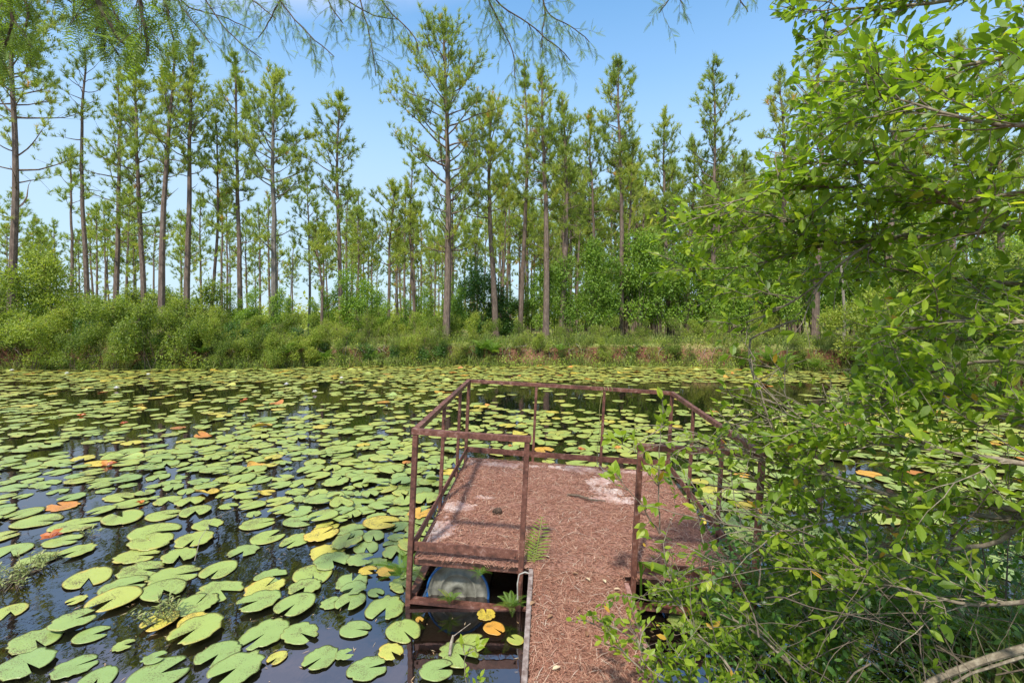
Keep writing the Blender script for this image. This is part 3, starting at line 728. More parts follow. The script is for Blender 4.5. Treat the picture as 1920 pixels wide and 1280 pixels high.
# orange curled dying leaves standing up, flowers and buds
for k, (px, py, sz, lb) in enumerate([(95, 1010, 30, 'orange-tipped curled leaf standing in open water at the left edge'), (200, 874, 22, 'folded orange leaf among pads at lower left'), (232, 795, 14, 'bright orange leaf standing among the left pads'), (152, 780, 12, 'small rusty leaf pair at the far left'),
        (265, 945, 16, 'dry brown leaf tip among the left pads'), (455, 752, 13, 'rust-red leaf beyond the middle pads'), (912, 762, 11, 'orange leaf in dark water behind the dock corner'), (1093, 845, 14, 'orange leaf just beyond the far toe board'), (955, 838, 10, 'rusty leaf seen between the near left posts'), (1158, 842, 12, 'orange leaf behind the rope post')]):
    p = on_z(px, py); s = sz/F*p[1]*.75; n = 5
    b = B(); a = rng.uniform(0, 6.28, n); D = np.stack([np.cos(a)*.6, np.sin(a)*.6, rng.uniform(.1, .7, n)], 1)
    T = (LEAF[0]*[1, 1.5, 4], LEAF[1])
    scatter(b, *T, np.tile(p+[0, 0, .01], (n, 1)), *frames(D, np.tile([[.1, -.5, 1.]], (n, 1))), rng.uniform(.6, 1, n)*s, 0, rng.random(n))
    tag(b.build('dying_lily_leaf', 'orange_leaf'), lb, 'lily leaf', 'dying orange lily leaves')
fl = [(218, 731), (537, 724), (278, 705), (590, 738), (22, 697), (125, 703), (640, 712)]
for k, (px, py) in enumerate(fl):
    p = on_z(px, py); t_ = thing('water_lily_flower', f'white water lily flower open on the far left water, {ordinal(sorted(q[0] for q in fl).index(px))} from the left', 'flower', p, (0, 0, k), 'white water lily flowers')
    b = B(); n = 18; a = np.arange(n)*2.4; el = np.linspace(.25, 1.2, n)
    D = np.stack([np.cos(a)*np.cos(el), np.sin(a)*np.cos(el), np.sin(el)], 1)
    scatter(b, *LEAF2, np.tile([[0, 0, .04]], (n, 1)), *frames(D, np.tile([[.01, .02, 1.]], (n, 1))), .09, 0, 0); b.build('petals', 'petal', t_)
    b = B(); tube(b, [[0, 0, .03], [0, 0, .07]], [.02, .015], 8); b.build('stamens', 'bud', t_)

# ================================================================ pines
def tuft_template(seed, nb=24):
    r = np.random.default_rng(seed); V = []; T = []
    for k in range(nb):
        x0 = r.uniform(-.45, .25); an = r.uniform(.25, 1.15); az = r.uniform(0, 6.28); L = r.uniform(.65, 1.05)
        d = np.array([math.cos(an), math.sin(an)*math.cos(az), math.sin(an)*math.sin(az)])
        p = np.array([x0, 0, 0]); s = unit(np.cross(d, r.normal(0, 1, 3)))*.05
        T.append([len(V), len(V)+1, len(V)+2]); V += [p-s, p+s, p+d*L]
    return np.array(V), np.array(T)
TUFTS = [tuft_template(s) for s in range(5)]
def pine_meshes(seed, H, cb, wmax, r0, dens=1.0, low=6, lean=0.0, tsize=.27, nb_scale=1.0, grey=False):
    r = np.random.default_rng(seed); wood = B(); cr = B()
    n = 16; hs = np.linspace(0, H, n)
    wob = np.cumsum(r.normal(0, .035, (n, 2)), 0)*np.linspace(0, 1, n)[:, None]
    wob[:, 0] += (lean+r.normal(0, .009))*hs+.16*np.sin(hs/H*r.uniform(2, 5)+r.uniform(0, 6))
    P = np.column_stack([wob, hs-.15])
    rad = r0*(1-.82*(hs/H)**1.1)+.012; rad[0] *= 1.25
    tube(wood, P, rad, 8)
    axis_at = lambda h: np.array([np.interp(h, hs, P[:, 0]), np.interp(h, hs, P[:, 1]), np.interp(h, hs, P[:, 2])])
    rad_at = lambda h: np.interp(h, hs, rad)
    hb = cb*H; tp = []; td = []; s0 = []; s1 = []; sr = []
    nl = int((H-hb)*5.4*dens**.5)+6
    limbs = [(hb+(H-hb)*((k+r.random())/nl), 1) for k in range(nl)]+[(r.uniform(.28*H, hb), 0) for _ in range(low)]
    az = r.uniform(0, 6.28)
    for h, live in limbs:
        u = (h-hb)/(H-hb); az += 2.4+r.normal(0, .5)
        if live:
            L = wmax*((1-u**1.6)**.9*.9+.1)*min(1, .6+1.2*u)*r.uniform(.5, 1.15); el = .15+.75*u+r.normal(0, .12)
        else:
            L = wmax*r.uniform(.2, .75); el = r.uniform(-.1, .55)
        sg = 6; Q = [axis_at(h)]; d = np.array([math.cos(az)*math.cos(el), math.sin(az)*math.cos(el), math.sin(el)])
        for _ in range(sg):
            d = unit(d+np.array([0, 0, .09])+r.normal(0, .13, 3)); Q.append(Q[-1]+d*L/sg)
        Q = np.array(Q); rl = min(rad_at(h)*.5, .012+.016*L)
        tube(wood, Q, np.linspace(rl, .006, sg+1), 4, cap=False)
        if not live and r.random() < .3: continue
        nt_ = int((L*7.2+2)*dens*(1 if live else .5))
        uu = r.uniform(.3, 1, nt_)**.8; base = np.stack([np.interp(uu*sg, range(sg+1), Q[:, q]) for q in range(3)], 1)
        dl = unit(Q[-1]-Q[0])
        dr = unit(dl*.7+r.normal(0, .6, (nt_, 3))+[0, 0, .35]); ln = r.uniform(.15, .7, nt_)*(.5+.5*min(L, 1.6))
        e1 = base+dr*ln[:, None]
        s0.append(base); s1.append(e1); tp.append(e1); td.append(unit(dr*.6+[0, 0, .75])); 
        m = r.random(nt_) < .55; tp.append((base+(e1-base)*.5)[m]); td.append(unit(dr*.5+r.normal(0, .5, (nt_, 3))+[0, 0, .6])[m])
        tp.append(Q[-1:]); td.append(unit(dl+[0, 0, .8])[None])
    for k in range(6): tp.append((axis_at(H)-[0, 0, .12*k])[None]); td.append(unit(np.array([r.normal(0, .35), r.normal(0, .35), 1]))[None])
    segs(wood, np.concatenate(s0), np.concatenate(s1), .009, .005)
    tp = np.concatenate(tp); td = np.concatenate(td)
    which = r.integers(0, len(TUFTS), len(tp)); sc = tsize*r.uniform(.7, 1.25, len(tp))
    clump = .5*vnoise(tp[:, 0]*1.1+9, tp[:, 2]*1.1)+.25+r.normal(0, .1, len(tp)); clump = np.clip(clump, 0, .93); clump[r.random(len(tp)) < .012] = 1
    for k in range(len(TUFTS)):
        m = which == k
        scatter(cr, *TUFTS[k], tp[m], *frames(td[m], r.normal(0, 1, (m.sum(), 3))), sc[m], 0, clump[m])
    bark = 'pine_bark_grey' if grey else 'pine_bark'
    return wood.mesh('trunk', [bark], False), cr.mesh('crown', ['pine_needles'])
def pine(meshes, loc, label, group, sc=1.0, rz=0.0, name='pine_tree'):
    t_ = thing(name, label, 'pine tree', loc, (0, 0, rz), group); t_.scale = (sc, sc, sc)
    for nm, me in zip(('trunk', 'crown'), meshes):
        o = bpy.data.objects.new(nm, me); C.objects.link(o); o.parent = t_
    return t_
# px, top py, crown-base py, half width px, trunk width px, depth, density, low limbs, look
MAIN = [(18, -70, 230, 110, 13, 22.5, 1.1, 9, 'tall pine at the left picture edge with long bare-tipped limbs'),
 (163, 85, 190, 45, 8.5, 24, .45, 8, 'thin nearly bare pine with sparse top, second from the left edge'),
 (211, 120, 430, 48, 9, 24.5, .6, 5, 'slender straight pine with narrow crown, third from the left edge'),
 (264, 100, 420, 55, 9.5, 24, .95, 5, 'slender pine with full crown, fourth from the left edge'),
 (309, 85, 330, 55, 12, 22.8, .85, 5, 'thick-trunked pine standing fifth from the left edge'),
 (355, 72, 330, 55, 11, 23.4, .9, 5, 'straight pine with dense round top, sixth from the left edge'),
 (396, 215, 420, 32, 6, 25, .6, 6, 'thin short pine between two thick-trunked pines, seventh from the left edge'),
 (446, 105, 400, 48, 9.5, 25, .9, 7, 'pine with small dense top just left of the wide egg-shaped crown'),
 (510, 133, 370, 78, 12, 23.2, 1.15, 8, 'pine with wide egg-shaped crown and greyish trunk'),
 (576, 318, 470, 36, 5, 30, .8, 6, 'short faded greyish pine standing in the sky gap'),
 (635, 175, 400, 62, 9, 24.5, .85, 10, 'pointed pine with drooping lower limbs right of the sky gap'),
 (598, 420, 500, 34, 6, 24, .8, 5, 'small forked pine below the short faded pine'),
 (733, 345, 470, 52, 6.5, 27, .9, 6, 'leaning slim pine with low spreading crown'),
 (775, 290, 500, 36, 6, 28, .7, 6, 'slim pine half hidden behind the widest pine'),
 (832, 42, 400, 118, 13.5, 22.8, 1.0, 12, 'tallest and widest pine with long curved limbs in the middle of the far bank'),
 (925, 190, 400, 62, 11.5, 25, 1.3, 8, 'dense-crowned pine next right of the widest pine'),
 (979, 118, 390, 34, 9, 26, 1.0, 6, 'narrow tall pine right behind the hanging twig tips'),
 (1018, 124, 400, 44, 12, 24, 1.1, 7, 'tall pine with thick trunk above the dark round tree'),
 (1058, 182, 420, 50, 10, 24.5, 1.2, 7, 'full-crowned pine just right of the thick-trunked middle pine'),
 (1107, 215, 420, 44, 6.5, 27, 1.1, 6, 'slim pine with brownish needles in the middle right'),
 (1160, 108, 330, 48, 9.5, 25.5, 1.15, 7, 'tall pointed pine rising above its neighbours right of centre'),
 (1180, 268, 430, 42, 6.5, 26, 1.1, 6, 'shorter pine touching the tall pointed pine'),
 (1250, 210, 430, 44, 8, 27, .95, 6, 'loose-crowned pine left of the wide pine beside the near branches'),
 (1290, 260, 430, 36, 7, 28, 1.0, 6, 'small-topped pine just left of the wide right pine'),
 (1340, 121, 400, 62, 9.5, 26, .95, 7, 'wide-topped pine rising beside the near leafy branches'),
 (1395, 290, 450, 36, 7, 29, 1.0, 6, 'low pine behind the tip of the near leafy branches'),
 (1462, 138, 400, 50, 9, 26, 1.0, 6, 'pine partly behind the near leaves with top in open sky'),
 (1534, 90, 380, 60, 13, 23, 1.1, 6, 'thick-trunked pine behind the near leafy branches'),
 (1605, 100, 400, 50, 11, 25, 1.1, 5, 'pine trunk showing through leaves left of the pale thin trunk'),
 (1664, 90, 400, 55, 13, 22, 1.1, 5, 'thick pine trunk showing through leaves at far right'),
 (1720, 110, 400, 50, 10, 25, 1.1, 5, 'pine mostly hidden by leaves, third from the right edge'),
 (1790, 70, 400, 50, 11, 24, 1.1, 5, 'pine mostly hidden by leaves, second from the right edge'),
 (1880, 60, 400, 55, 12, 23, 1.1, 5, 'pine mostly hidden by leaves at the right picture edge')]
mpx = []
for k, (px, ty, cy_, hw, tw, Yd, dn, low, lb) in enumerate(MAIN):
    x = (px-CX)*Yd/F; gz = float(ground_z(np.array([x]), np.array([Yd]))[0])
    H = CAMZ+(HZ-ty)*Yd/F-gz; hb = CAMZ+(HZ-cy_)*Yd/F-gz
    m = pine_meshes(100+k, H, max(.2, hb/H), hw*Yd/F*1.35, tw*Yd/F/2, dn*(.88 if px < 870 else .78), low, lean=(.03 if k == 12 else 0), grey=lb.find('grey') > 0)
    pine(m, (x, Yd, gz), lb, 'pines along the far bank'); mpx.append(px)
# second growth behind
VAR = [pine_meshes(300+k, 11.0, c, wd, .1, dn*.6, 4, tsize=.3) for k, (c, wd, dn) in enumerate([(.58, 1.6, .9), (.5, 1.8, 1.0), (.62, 1.4, .8), (.48, 2.0, 1.0), (.66, 1.3, .9), (.55, 1.7, .9)])]
bgp = []
for k in range(285):
    px = R_.uniform(-20, 1940) if k % 3 else R_.uniform(640, 1500)
    Yd = R_.uniform(33, 66)
    tall = R_.gauss(1.0, .14)
    if px > 850: tall *= 1.12
    elif R_.random() < .5: tall *= R_.uniform(.7, .95)
    if px < 620 and R_.random() < .4: continue
    if 540 < px < 600 or 750 < px < 800:
        if R_.random() < .6: continue
    bgp.append((px, Yd, tall))
bgp.sort(); gapn = {}
SM = sorted(mpx)
for px, Yd, tall in bgp:
    g = sum(1 for q in SM if q < px); gapn.setdefault(g, []).append((Yd, px, tall))
for g, l in gapn.items():
    l.sort()
    for k, (Yd, px, tall) in enumerate(l):
        x = (px-CX)*Yd/F; gz = float(ground_z(np.array([x]), np.array([Yd]))[0])
        where = 'left of the first near pine' if g == 0 else 'right of the last near pine' if g == len(SM) else f'seen between near pines {ordinal(g-1)} and {ordinal(g)} from left'
        dist = (['nearest', 'second nearest', 'third nearest', 'fourth nearest', 'fifth nearest', 'sixth nearest', 'seventh nearest', 'eighth nearest', 'ninth nearest', 'tenth nearest', 'eleventh nearest', 'twelfth nearest']+[ordinal(q)+' nearest' for q in range(12, 25)])[min(k, 24)]
        pine(VAR[R_.randrange(6)], (x, Yd, gz-.1), f'{dist} slim distant pine {where}', 'slim distant pines behind the bank', tall, R_.uniform(0, 6.28))

# ================================================================ bank shrubs
def cloud(b, centres, radii, n, size, r, T=LEAF2, squash=1.0, mi=0, tlo=.1, thi=.9, lf=1.0):
    c = np.array(centres, float); ra = np.array(radii, float); wgt = ra**2/np.sum(ra**2)
    k = r.choice(len(c), n, p=wgt); d = unit(r.normal(0, 1, (n, 3))); q = r.uniform(.25, 1.0, n)**.5
    P = c[k]+d*(ra[k]*q)[:, None]*[1, 1, squash]
    P = P+r.normal(0, .04, (n, 3))
    ok = P[:, 2] > .02; P = P[ok]; d = d[ok]; k = k[ok]; n = len(P)
    az = unit(d*.8+r.normal(0, .8, (n, 3))+[0, 0, -.1]); up = unit(d*.7+[0, 0, .9]+r.normal(0, .45, (n, 3)))
    tb = r.random(len(c))*.35+.2
    t = np.clip(tb[k]+r.normal(0, .17, n), tlo, thi)
    t[r.random(n) < .01] = 1.0
    s = size*r.uniform(.6, 1.3, n)
    scatter(b, *T, P, *frames(az, up), np.stack([s*lf, s, s], 1), mi, t)
def shrub_meshes(seed, H, Wd, nleaf, size, clumps, mat='shrub_leaves', T=LEAF2, stem='twig_bark', shape='round'):
    r = np.random.default_rng(seed); leaves = B(); wood = B(); cs = []; rs = []
    for k in range(clumps):
        a = r.uniform(0, 6.28); u = r.random()
        if shape == 'round': z = H*(.12+.78*u); q = Wd*math.sqrt(max(.05, 1-(abs(z/H-.42)/.62)**2))*r.uniform(.15, .85); rr = r.uniform(.16, .34)*min(H, Wd*1.6)*.8
        elif shape == 'tree': z = H*(.25+.68*u); q = Wd*math.sqrt(max(.03, 1-(abs(z/H-.55)/.5)**2))*r.uniform(.1, .8); rr = r.uniform(.12, .24)*H*.55
        else: z = H*(.15+.8*u); q = Wd*(1-.75*u)*r.uniform(.2, .9); rr = r.uniform(.1, .2)*H*.6
        c = np.array([math.cos(a)*q, math.sin(a)*q, z]); cs.append(c); rs.append(rr)
        base = np.array([r.normal(0, .12*Wd), r.normal(0, .12*Wd), -.1]); mid = base+(c-base)*.5+[0, 0, H*.08]
        if k % 3 == 0: tube(wood, [base, (base+mid)/2+r.normal(0, .03, 3), mid, (mid+c)/2+r.normal(0, .04, 3), c+r.normal(0, .1, 3)], [.012*H/3+.006, .01*H/3+.005, .009, .006, .003], 4, cap=False)
    cloud(leaves, cs, rs, nleaf, size, r, T)
    n = 85; tip0 = np.array(cs)[r.integers(0, len(cs), n)]; d = unit(r.normal(0, .6, (n, 3))+[0, 0, .8]); tip1 = tip0+d*r.uniform(.25, .8, (n, 1))*np.mean(rs)*2.4
    segs(wood, tip0, tip1, .007, .003)
    P = np.concatenate([tip0+(tip1-tip0)*u for u in np.linspace(.45, 1, 8)]); D = unit(r.normal(0, 1, P.shape)+[0, 0, .3])
    scatter(leaves, *T, P, *frames(D, unit(r.normal(0, .4, P.shape)+[0, 0, 1])), size*r.uniform(.7, 1.2, len(P)), 0, np.clip(r.normal(.6, .15, len(P)), 0, .9))
    return wood.mesh('stems', [stem]), leaves.mesh('foliage', [mat])
SH = {'bushy': [shrub_meshes(500+k, 2.6, 1.3, 3300, .105, 13) for k in range(4)],
      'wiry': [shrub_meshes(520+k, 1.9, .9, 2100, .08, 11, T=LANCE) for k in range(3)],
      'deep': [shrub_meshes(540+k, 1.5, .9, 2400, .09, 11, 'deep_leaves') for k in range(2)],
      'sapling': [shrub_meshes(560+k, 5.0, 1.05, 3900, .14, 22, 'sapling_leaves', T=LEAF2, shape='tree') for k in range(4)],
      'dark': [shrub_meshes(580, 5.6, 1.75, 9000, .16, 36, 'deep_leaves', shape='round')]}
KW = {'bushy': 'bushy olive-green shrub', 'wiry': 'wiry low shrub with narrow leaves', 'deep': 'low dark green shrub', 'sapling': 'leafy light-green sapling', 'dark': 'dense dark green round tree'}
plants = []
def addplant(kind, px, Yd, sc, zs=1.0): plants.append((kind, px, Yd, sc, zs))
for k in range(9): addplant('bushy', 395+k*24+R_.uniform(-8, 8), float(far_edge(np.array([(395+k*24-CX)*21/F]))[0])+R_.uniform(0, .3), R_.uniform(.42, .6))
for k in range(17): addplant('bushy', -20+k*26+R_.uniform(-12, 12), 19.4+(k % 3)*.9+max(0, k-8)*.1, (.92-.018*k)*R_.uniform(.55, 1.3))
for k in range(12): addplant('bushy', -10+k*38+R_.uniform(-15, 15), 22.6+R_.uniform(0, 1.3), R_.uniform(.6, 1.35)*(1.0 if k < 5 else .8))
for k in range(12): addplant('sapling', 20+k*52+R_.uniform(-20, 20), 23+R_.uniform(0, 3), R_.uniform(.38, .6))
for k in range(16): addplant('wiry', 190+k*45+R_.uniform(-15, 15), 21.5+R_.uniform(-.2, .8), R_.uniform(.62, .95))
for k in range(22): addplant('deep', 10+k*42+R_.uniform(-18, 18), 20.9+.4*R_.random()+(k > 9)*.4, R_.uniform(.4, .62))
for k in range(26): addplant('wiry' if k % 3 else 'bushy', 520+k*41+R_.uniform(-14, 14), float(far_edge(np.array([(520+k*41-CX)*21/F]))[0])+R_.uniform(.1, .55), R_.uniform(.3, .48))
for k in range(16): addplant('bushy', 560+k*60+R_.uniform(-20, 20), 23.4+R_.uniform(0, 1), R_.uniform(.32, .5))
for k in range(13): addplant('bushy', 430+k*38+R_.uniform(-12, 12), 22.6+R_.uniform(0, 1), R_.uniform(.42, .62))
for k in range(9): addplant('wiry', 900+k*75+R_.uniform(-20, 20), 21.6+R_.uniform(0, .5)-max(0, k-5)*.7, R_.uniform(.35, .6))
for px, Yd, sc in ((660, 23, .7), (690, 24.5, .75), (640, 25, .62), (708, 27, .5), (800, 26, .55), (845, 25, .6), (1040, 27, .75), (1085, 25, .62), (1120, 28, .9), (1175, 26.5, 1.0), (1215, 28, 1.1), (1265, 27, .95), (1310, 26, .8), (1355, 29, 1.1), (1400, 27, 1.0), (1450, 30, 1.2),
                   (1500, 28, 1.0), (1560, 31, 1.2), (1620, 30, 1.1), (1690, 29, 1.1), (1750, 30, 1.2), (1820, 28, 1.1), (1880, 29, 1.2), (1150, 30, 1.25), (1240, 32, 1.35), (1330, 32, 1.3), (540, 26, .45), (480, 27, .4), (995, 29, .65), (780, 29, .5), (1930, 26, 1.1), (1020, 25, .7), (1065, 24.6, .75), (1110, 25, .9), (1140, 24.8, .85), (1200, 25, .95), (1235, 25.4, 1.0), (1285, 25, 1.0), (1330, 25.2, .95), (1380, 24.5, 1.0), (1430, 25, 1.1), (1480, 24, .9), (1530, 25, 1.1), (1590, 25, 1.0), (1650, 24, 1.1), (1710, 23, 1.1), (720, 24, .5), (760, 25, .45), (590, 25, .4), (860, 24.5, .5)): addplant('sapling', px, Yd, sc)
addplant('dark', 898, 26.3, .74); addplant('dark', 946, 27, .66)
for px, Yd, sc in ((1640, 17.5, 1.0), (1700, 16.2, 1.1), (1590, 19, .8), (1760, 15.5, 1.15), (1830, 14.5, 1.1), (1900, 13.6, 1.2), (1740, 18.5, 1.2), (1850, 17, 1.3), (1960, 15, 1.3)): addplant('bushy', px, Yd, sc)
cnt = {}
order_ = sorted(plants, key=lambda p: p[1])
tot = {}
for p in order_: tot[(p[0], p[1] > 900)] = tot.get((p[0], p[1] > 900), 0)+1
for kind, px, Yd, sc, zs in order_:
    rt = px > 900; k = cnt.get((kind, rt), 0); cnt[(kind, rt)] = k+1
    x = (px-CX)*Yd/F; gz = float(ground_z(np.array([x]), np.array([Yd]))[0])
    side = 'nearest on the right far bank' if rt else 'nearest on the left far bank'
    t_ = thing('dark_round_tree' if kind == 'dark' else 'sapling' if kind == 'sapling' else 'shrub', f'{KW[kind]}, {ordinal(k)} {side}', 'tree' if kind in ('dark', 'sapling') else 'shrub', (x, Yd, max(gz-.05, .02)), (0, 0, R_.uniform(0, 6.28)), f'{kind} plants on the far bank' if kind != 'dark' else 'dense dark round trees')
    t_.scale = (sc, sc*R_.uniform(.85, 1.15), sc*R_.uniform(.8, 1.25))
    for nm, me in zip(('stems', 'foliage'), SH[kind][R_.randrange(len(SH[kind]))]):
        o = bpy.data.objects.new(nm, me); C.objects.link(o); o.parent = t_

# undergrowth, bank grass and roots as masses
b = B(); r = np.random.default_rng(91)
n = 52000; x = r.uniform(-26, 16, n); y = far_edge(x)+r.uniform(-.25, 2.6, n)**1.0; 
sel = r.random(n) < np.where(x > -3, .55, 1); x = x[sel]; y = y[sel]; n = len(x)
z = ground_z(x, y); hgt = r.uniform(.12, .5, n)*(.6+.8*vnoise(x*1.5, y*1.5)); P = np.column_stack([x, y, np.maximum(z, 0)-.02])
D = unit(np.column_stack([r.normal(0, .35, (n, 2)), np.ones(n)])); T = (np.array([[0, .03, 0], [0, -.03, 0], [.6, -.02, .05], [.6, .02, .05], [1, 0, .2]]), np.array([[0, 1, 2], [0, 2, 3], [3, 2, 4]]))
scatter(b, *T, P, *frames(D, r.normal(0, 1, (n, 3))), hgt[:, None]*np.array([[1, .9, 1]]), 0, np.clip(.1+.5*vnoise(x*.8+4, y*.8)+r.normal(0, .18, n), 0, 1))
n = 26000; x = r.uniform(-26, 16, n); y = far_edge(x)+r.uniform(-.35, 1.6, n); z = np.maximum(ground_z(x, y), .02)+r.random(n)**2*.5*np.clip(.4+vnoise(x, y), 0, 1)
D = unit(r.normal(0, 1, (n, 3))+[0, -.3, .1])
scatter(b, *LEAF2, np.column_stack([x, y, z]), *frames(D, unit(r.normal(0, .5, (n, 3))+[0, -.3, 1])), r.uniform(.05, .12, n), 1, np.clip(.2+.45*vnoise(x*1.3, y)+r.normal(0, .15, n), 0, 1))
tag(b.build('bank_undergrowth', ['grass', 'shrub_leaves']), 'tangled grass and weeds growing along the far bank', 'undergrowth', kind='stuff')
# right-hand bank cover
b = B(); n = 36000; y = np.concatenate([r.uniform(1.2, 5, 9000), r.uniform(4, 22, n-9000)]); x = right_edge(y)+np.abs(r.uniform(-.1, 4, n)); z = np.maximum(ground_z(x, y), 0)
scatter(b, *T, np.column_stack([x, y, z]), *frames(unit(np.column_stack([r.normal(0, .4, (n, 2)), np.ones(n)])), r.normal(0, 1, (n, 3))), r.uniform(.2, .6, n), 0, np.clip(r.normal(.3, .15, n), 0, 1))
tag(b.build('bank_grass', 'grass'), 'green grass along the right bank behind the near leaves', 'grass', kind='stuff')
b = B(); 
for k in range(240):
    x = r.uniform(-22, 14); y0 = float(far_edge(np.array([x]))[0]); q = np.array([x, y0+.75, .78+r.normal(0, .1)]); L = r.uniform(.4, 1.1)
    pts = [q]; d = unit(np.array([r.normal(0, .7), -.75, -.75]))
    for _ in range(6): d = unit(d+r.normal(0, .28, 3)+[0, 0, -.05]); pts.append(pts[-1]+d*L/6)
    tube(b, pts, np.linspace(r.uniform(.008, .02), .004, 7), 4, cap=False)
tag(b.build('exposed_roots', 'dead_wood'), 'tangle of pale roots hanging down the eroded far bank', 'roots', kind='stuff')
# pine straw on the path behind the bank
b = B(); n = 22000; x = r.uniform(-26, 22, n); y = r.uniform(23, 36, n); z = ground_z(x, y)
scatter(b, *T, np.column_stack([x, y, z]), *frames(unit(np.column_stack([r.normal(0, .4, (n, 2)), np.ones(n)])), r.normal(0, 1, (n, 3))), r.uniform(.08, .3, n), 0, np.clip(r.normal(.4, .18, n), 0, 1))
tag(b.build('meadow_grass', 'grass'), 'sunlit yellowish grass strip behind the far bank', 'grass', kind='stuff')
# far low woods
b = B(); n = 52000; a = r.uniform(-1.25, 1.25, n); dd = r.uniform(38, 110, n); x = np.tan(a*.85)*dd; y = dd
lump = vnoise(x*.16, y*.16)*.7+vnoise(x*.5, y*.5)*.3; top_ = np.where(x > -2, 2.0+5.5*lump*np.clip((x+6)/16, .3, 1), 1.0+3.6*lump**1.5)
P = np.column_stack([x, y, .9+r.random(n)**.8*top_])
scatter(b, *LEAF2, P, *frames(unit(r.normal(0, 1, (n, 3))), unit(r.normal(0, .5, (n, 3))+[0, 0, 1])), r.uniform(.25, .55, n), 0, np.clip(.35+.4*lump+r.normal(0, .15, n), 0, .95))
tag(b.build('far_thicket', 'shrub_leaves'), 'far low thicket filling the gaps behind the pine trunks', 'thicket', kind='stuff')
# pale trunk and little fence
b = B(); p = at(1582, 0, 21.5); tube(b, [[p[0], 21.5, .7], [p[0]+.03, 21.5, 2.5], [p[0]-.05, 21.6, 4.5], [p[0]+.05, 21.7, 6.2]], [.07, .06, .05, .03], 7)
b2 = B(); cloud(b2, [[p[0], 21.7, 6.4], [p[0]+.4, 21.5, 5.8], [p[0]-.4, 21.6, 5.6]], [.6, .5, .5], 1300, .1, r)
t_ = thing('thin_tree', 'thin tree with a pale grey trunk behind the near leaves on the right bank', 'tree', (0, 0, 0)); b.build('trunk', 'dead_wood', t_); b2.build('crown', 'shrub_leaves', t_)
fe = thing('wooden_fence', 'low grey rail fence seen behind the shrubs left of centre', 'fence', (0, 0, 0))
for px in (470, 500, 532, 566):
    q = at(px, 0, 27.5); b = B(); tube(b, [[q[0], 27.5, .7], [q[0], 27.5, 1.5]], .05, 6); b.build('post', 'fence', fe)
q0 = at(455, 0, 27.45)[0]; q1 = at(575, 0, 27.45)[0]
b = B(); tube(b, [[q0, 27.42, 1.38], [(q0+q1)/2, 27.42, 1.35], [q1, 27.42, 1.37]], .045, 6); b.build('rail', 'fence', fe)
# ferns
def fern_meshes(seed, n, L, arch=.0):
    r = np.random.default_rng(seed); b = B(); a = np.linspace(0, 2*PI, n, endpoint=False)+r.normal(0, .25, n); el = r.uniform(.3, 1.05, n)
    D = np.stack([np.cos(a)*np.cos(el), np.sin(a)*np.cos(el), np.sin(el)], 1)
    scatter(b, *FROND, np.zeros((n, 3)), *frames(D, np.tile([[.01, .02, 1.]], (n, 1))), L*r.uniform(.7, 1.1, n), 0, np.clip(r.normal(.5, .2, n), 0, 1))
    return b.mesh('fern', ['fern_leaves'])
FE = [fern_meshes(700+k, 9+k*3, 1.0) for k in range(4)]
def fern(loc, L, lb, k, group=None, rz=None):
    o = bpy.data.objects.new('fern', FE[k]); C.objects.link(o); o.location = tuple(float(q) for q in loc); o.scale = (L, L, L); o.rotation_euler = (0, 0, R_.uniform(0, 6) if rz is None else rz)
    return tag(o, lb, 'fern', group)
ff = [(380, 655), (540, 655), (905, 648), (925, 655), (1050, 650), (1185, 655), (1410, 668), (1440, 672), (1470, 676), (1500, 680), (1530, 684), (700, 668), (610, 672), (240, 672), (800, 672)]
for k, (px, py) in enumerate(sorted(ff)):
    Yd = float(far_edge(np.array([(px-CX)*21/F]))[0])+.25; x = (px-CX)*Yd/F
    fern((x, Yd, CAMZ-(py+8-HZ)*Yd/F), R_.uniform(.55, .9), f'bright green arching fern on the far bank edge, {ordinal(k)} from the left', k % 4, 'ferns on the far bank')
fern(at(757, 1080, 3.75), .24, 'yellow-green fern growing against the near left dock post', 2)
fern(dock_w([.52, -.03, -.07]), .1, 'small bright fern sprouting above the white drum', 0)
fern(dock_w([.3, -.06, -.27]), .11, 'small fern hanging over the rusty lower frame before the drum', 1)
fern(dock_w([.76, -.12, -.24]), .15, 'dark green fern left of the pale gangway board', 1)
b = B(); FA = np.array([.9, 1.5, 2.2]); scatter(b, FROND_S[0]*[1, 1.5, .4], FROND_S[1], np.tile(dock_w([.9, .03, .01]), (3, 1)), *frames(np.stack([np.cos(FA)*.3, np.sin(FA)*.25, [.9, .8, .7]], 1), np.tile([[0, -1., .1]], (3, 1))), np.array([.33, .24, .2]), 0, np.array([.75, .85, .8]))
tag(b.build('fern', 'fern_leaves'), 'spindly yellow-green fern growing in the open gate', 'fern')

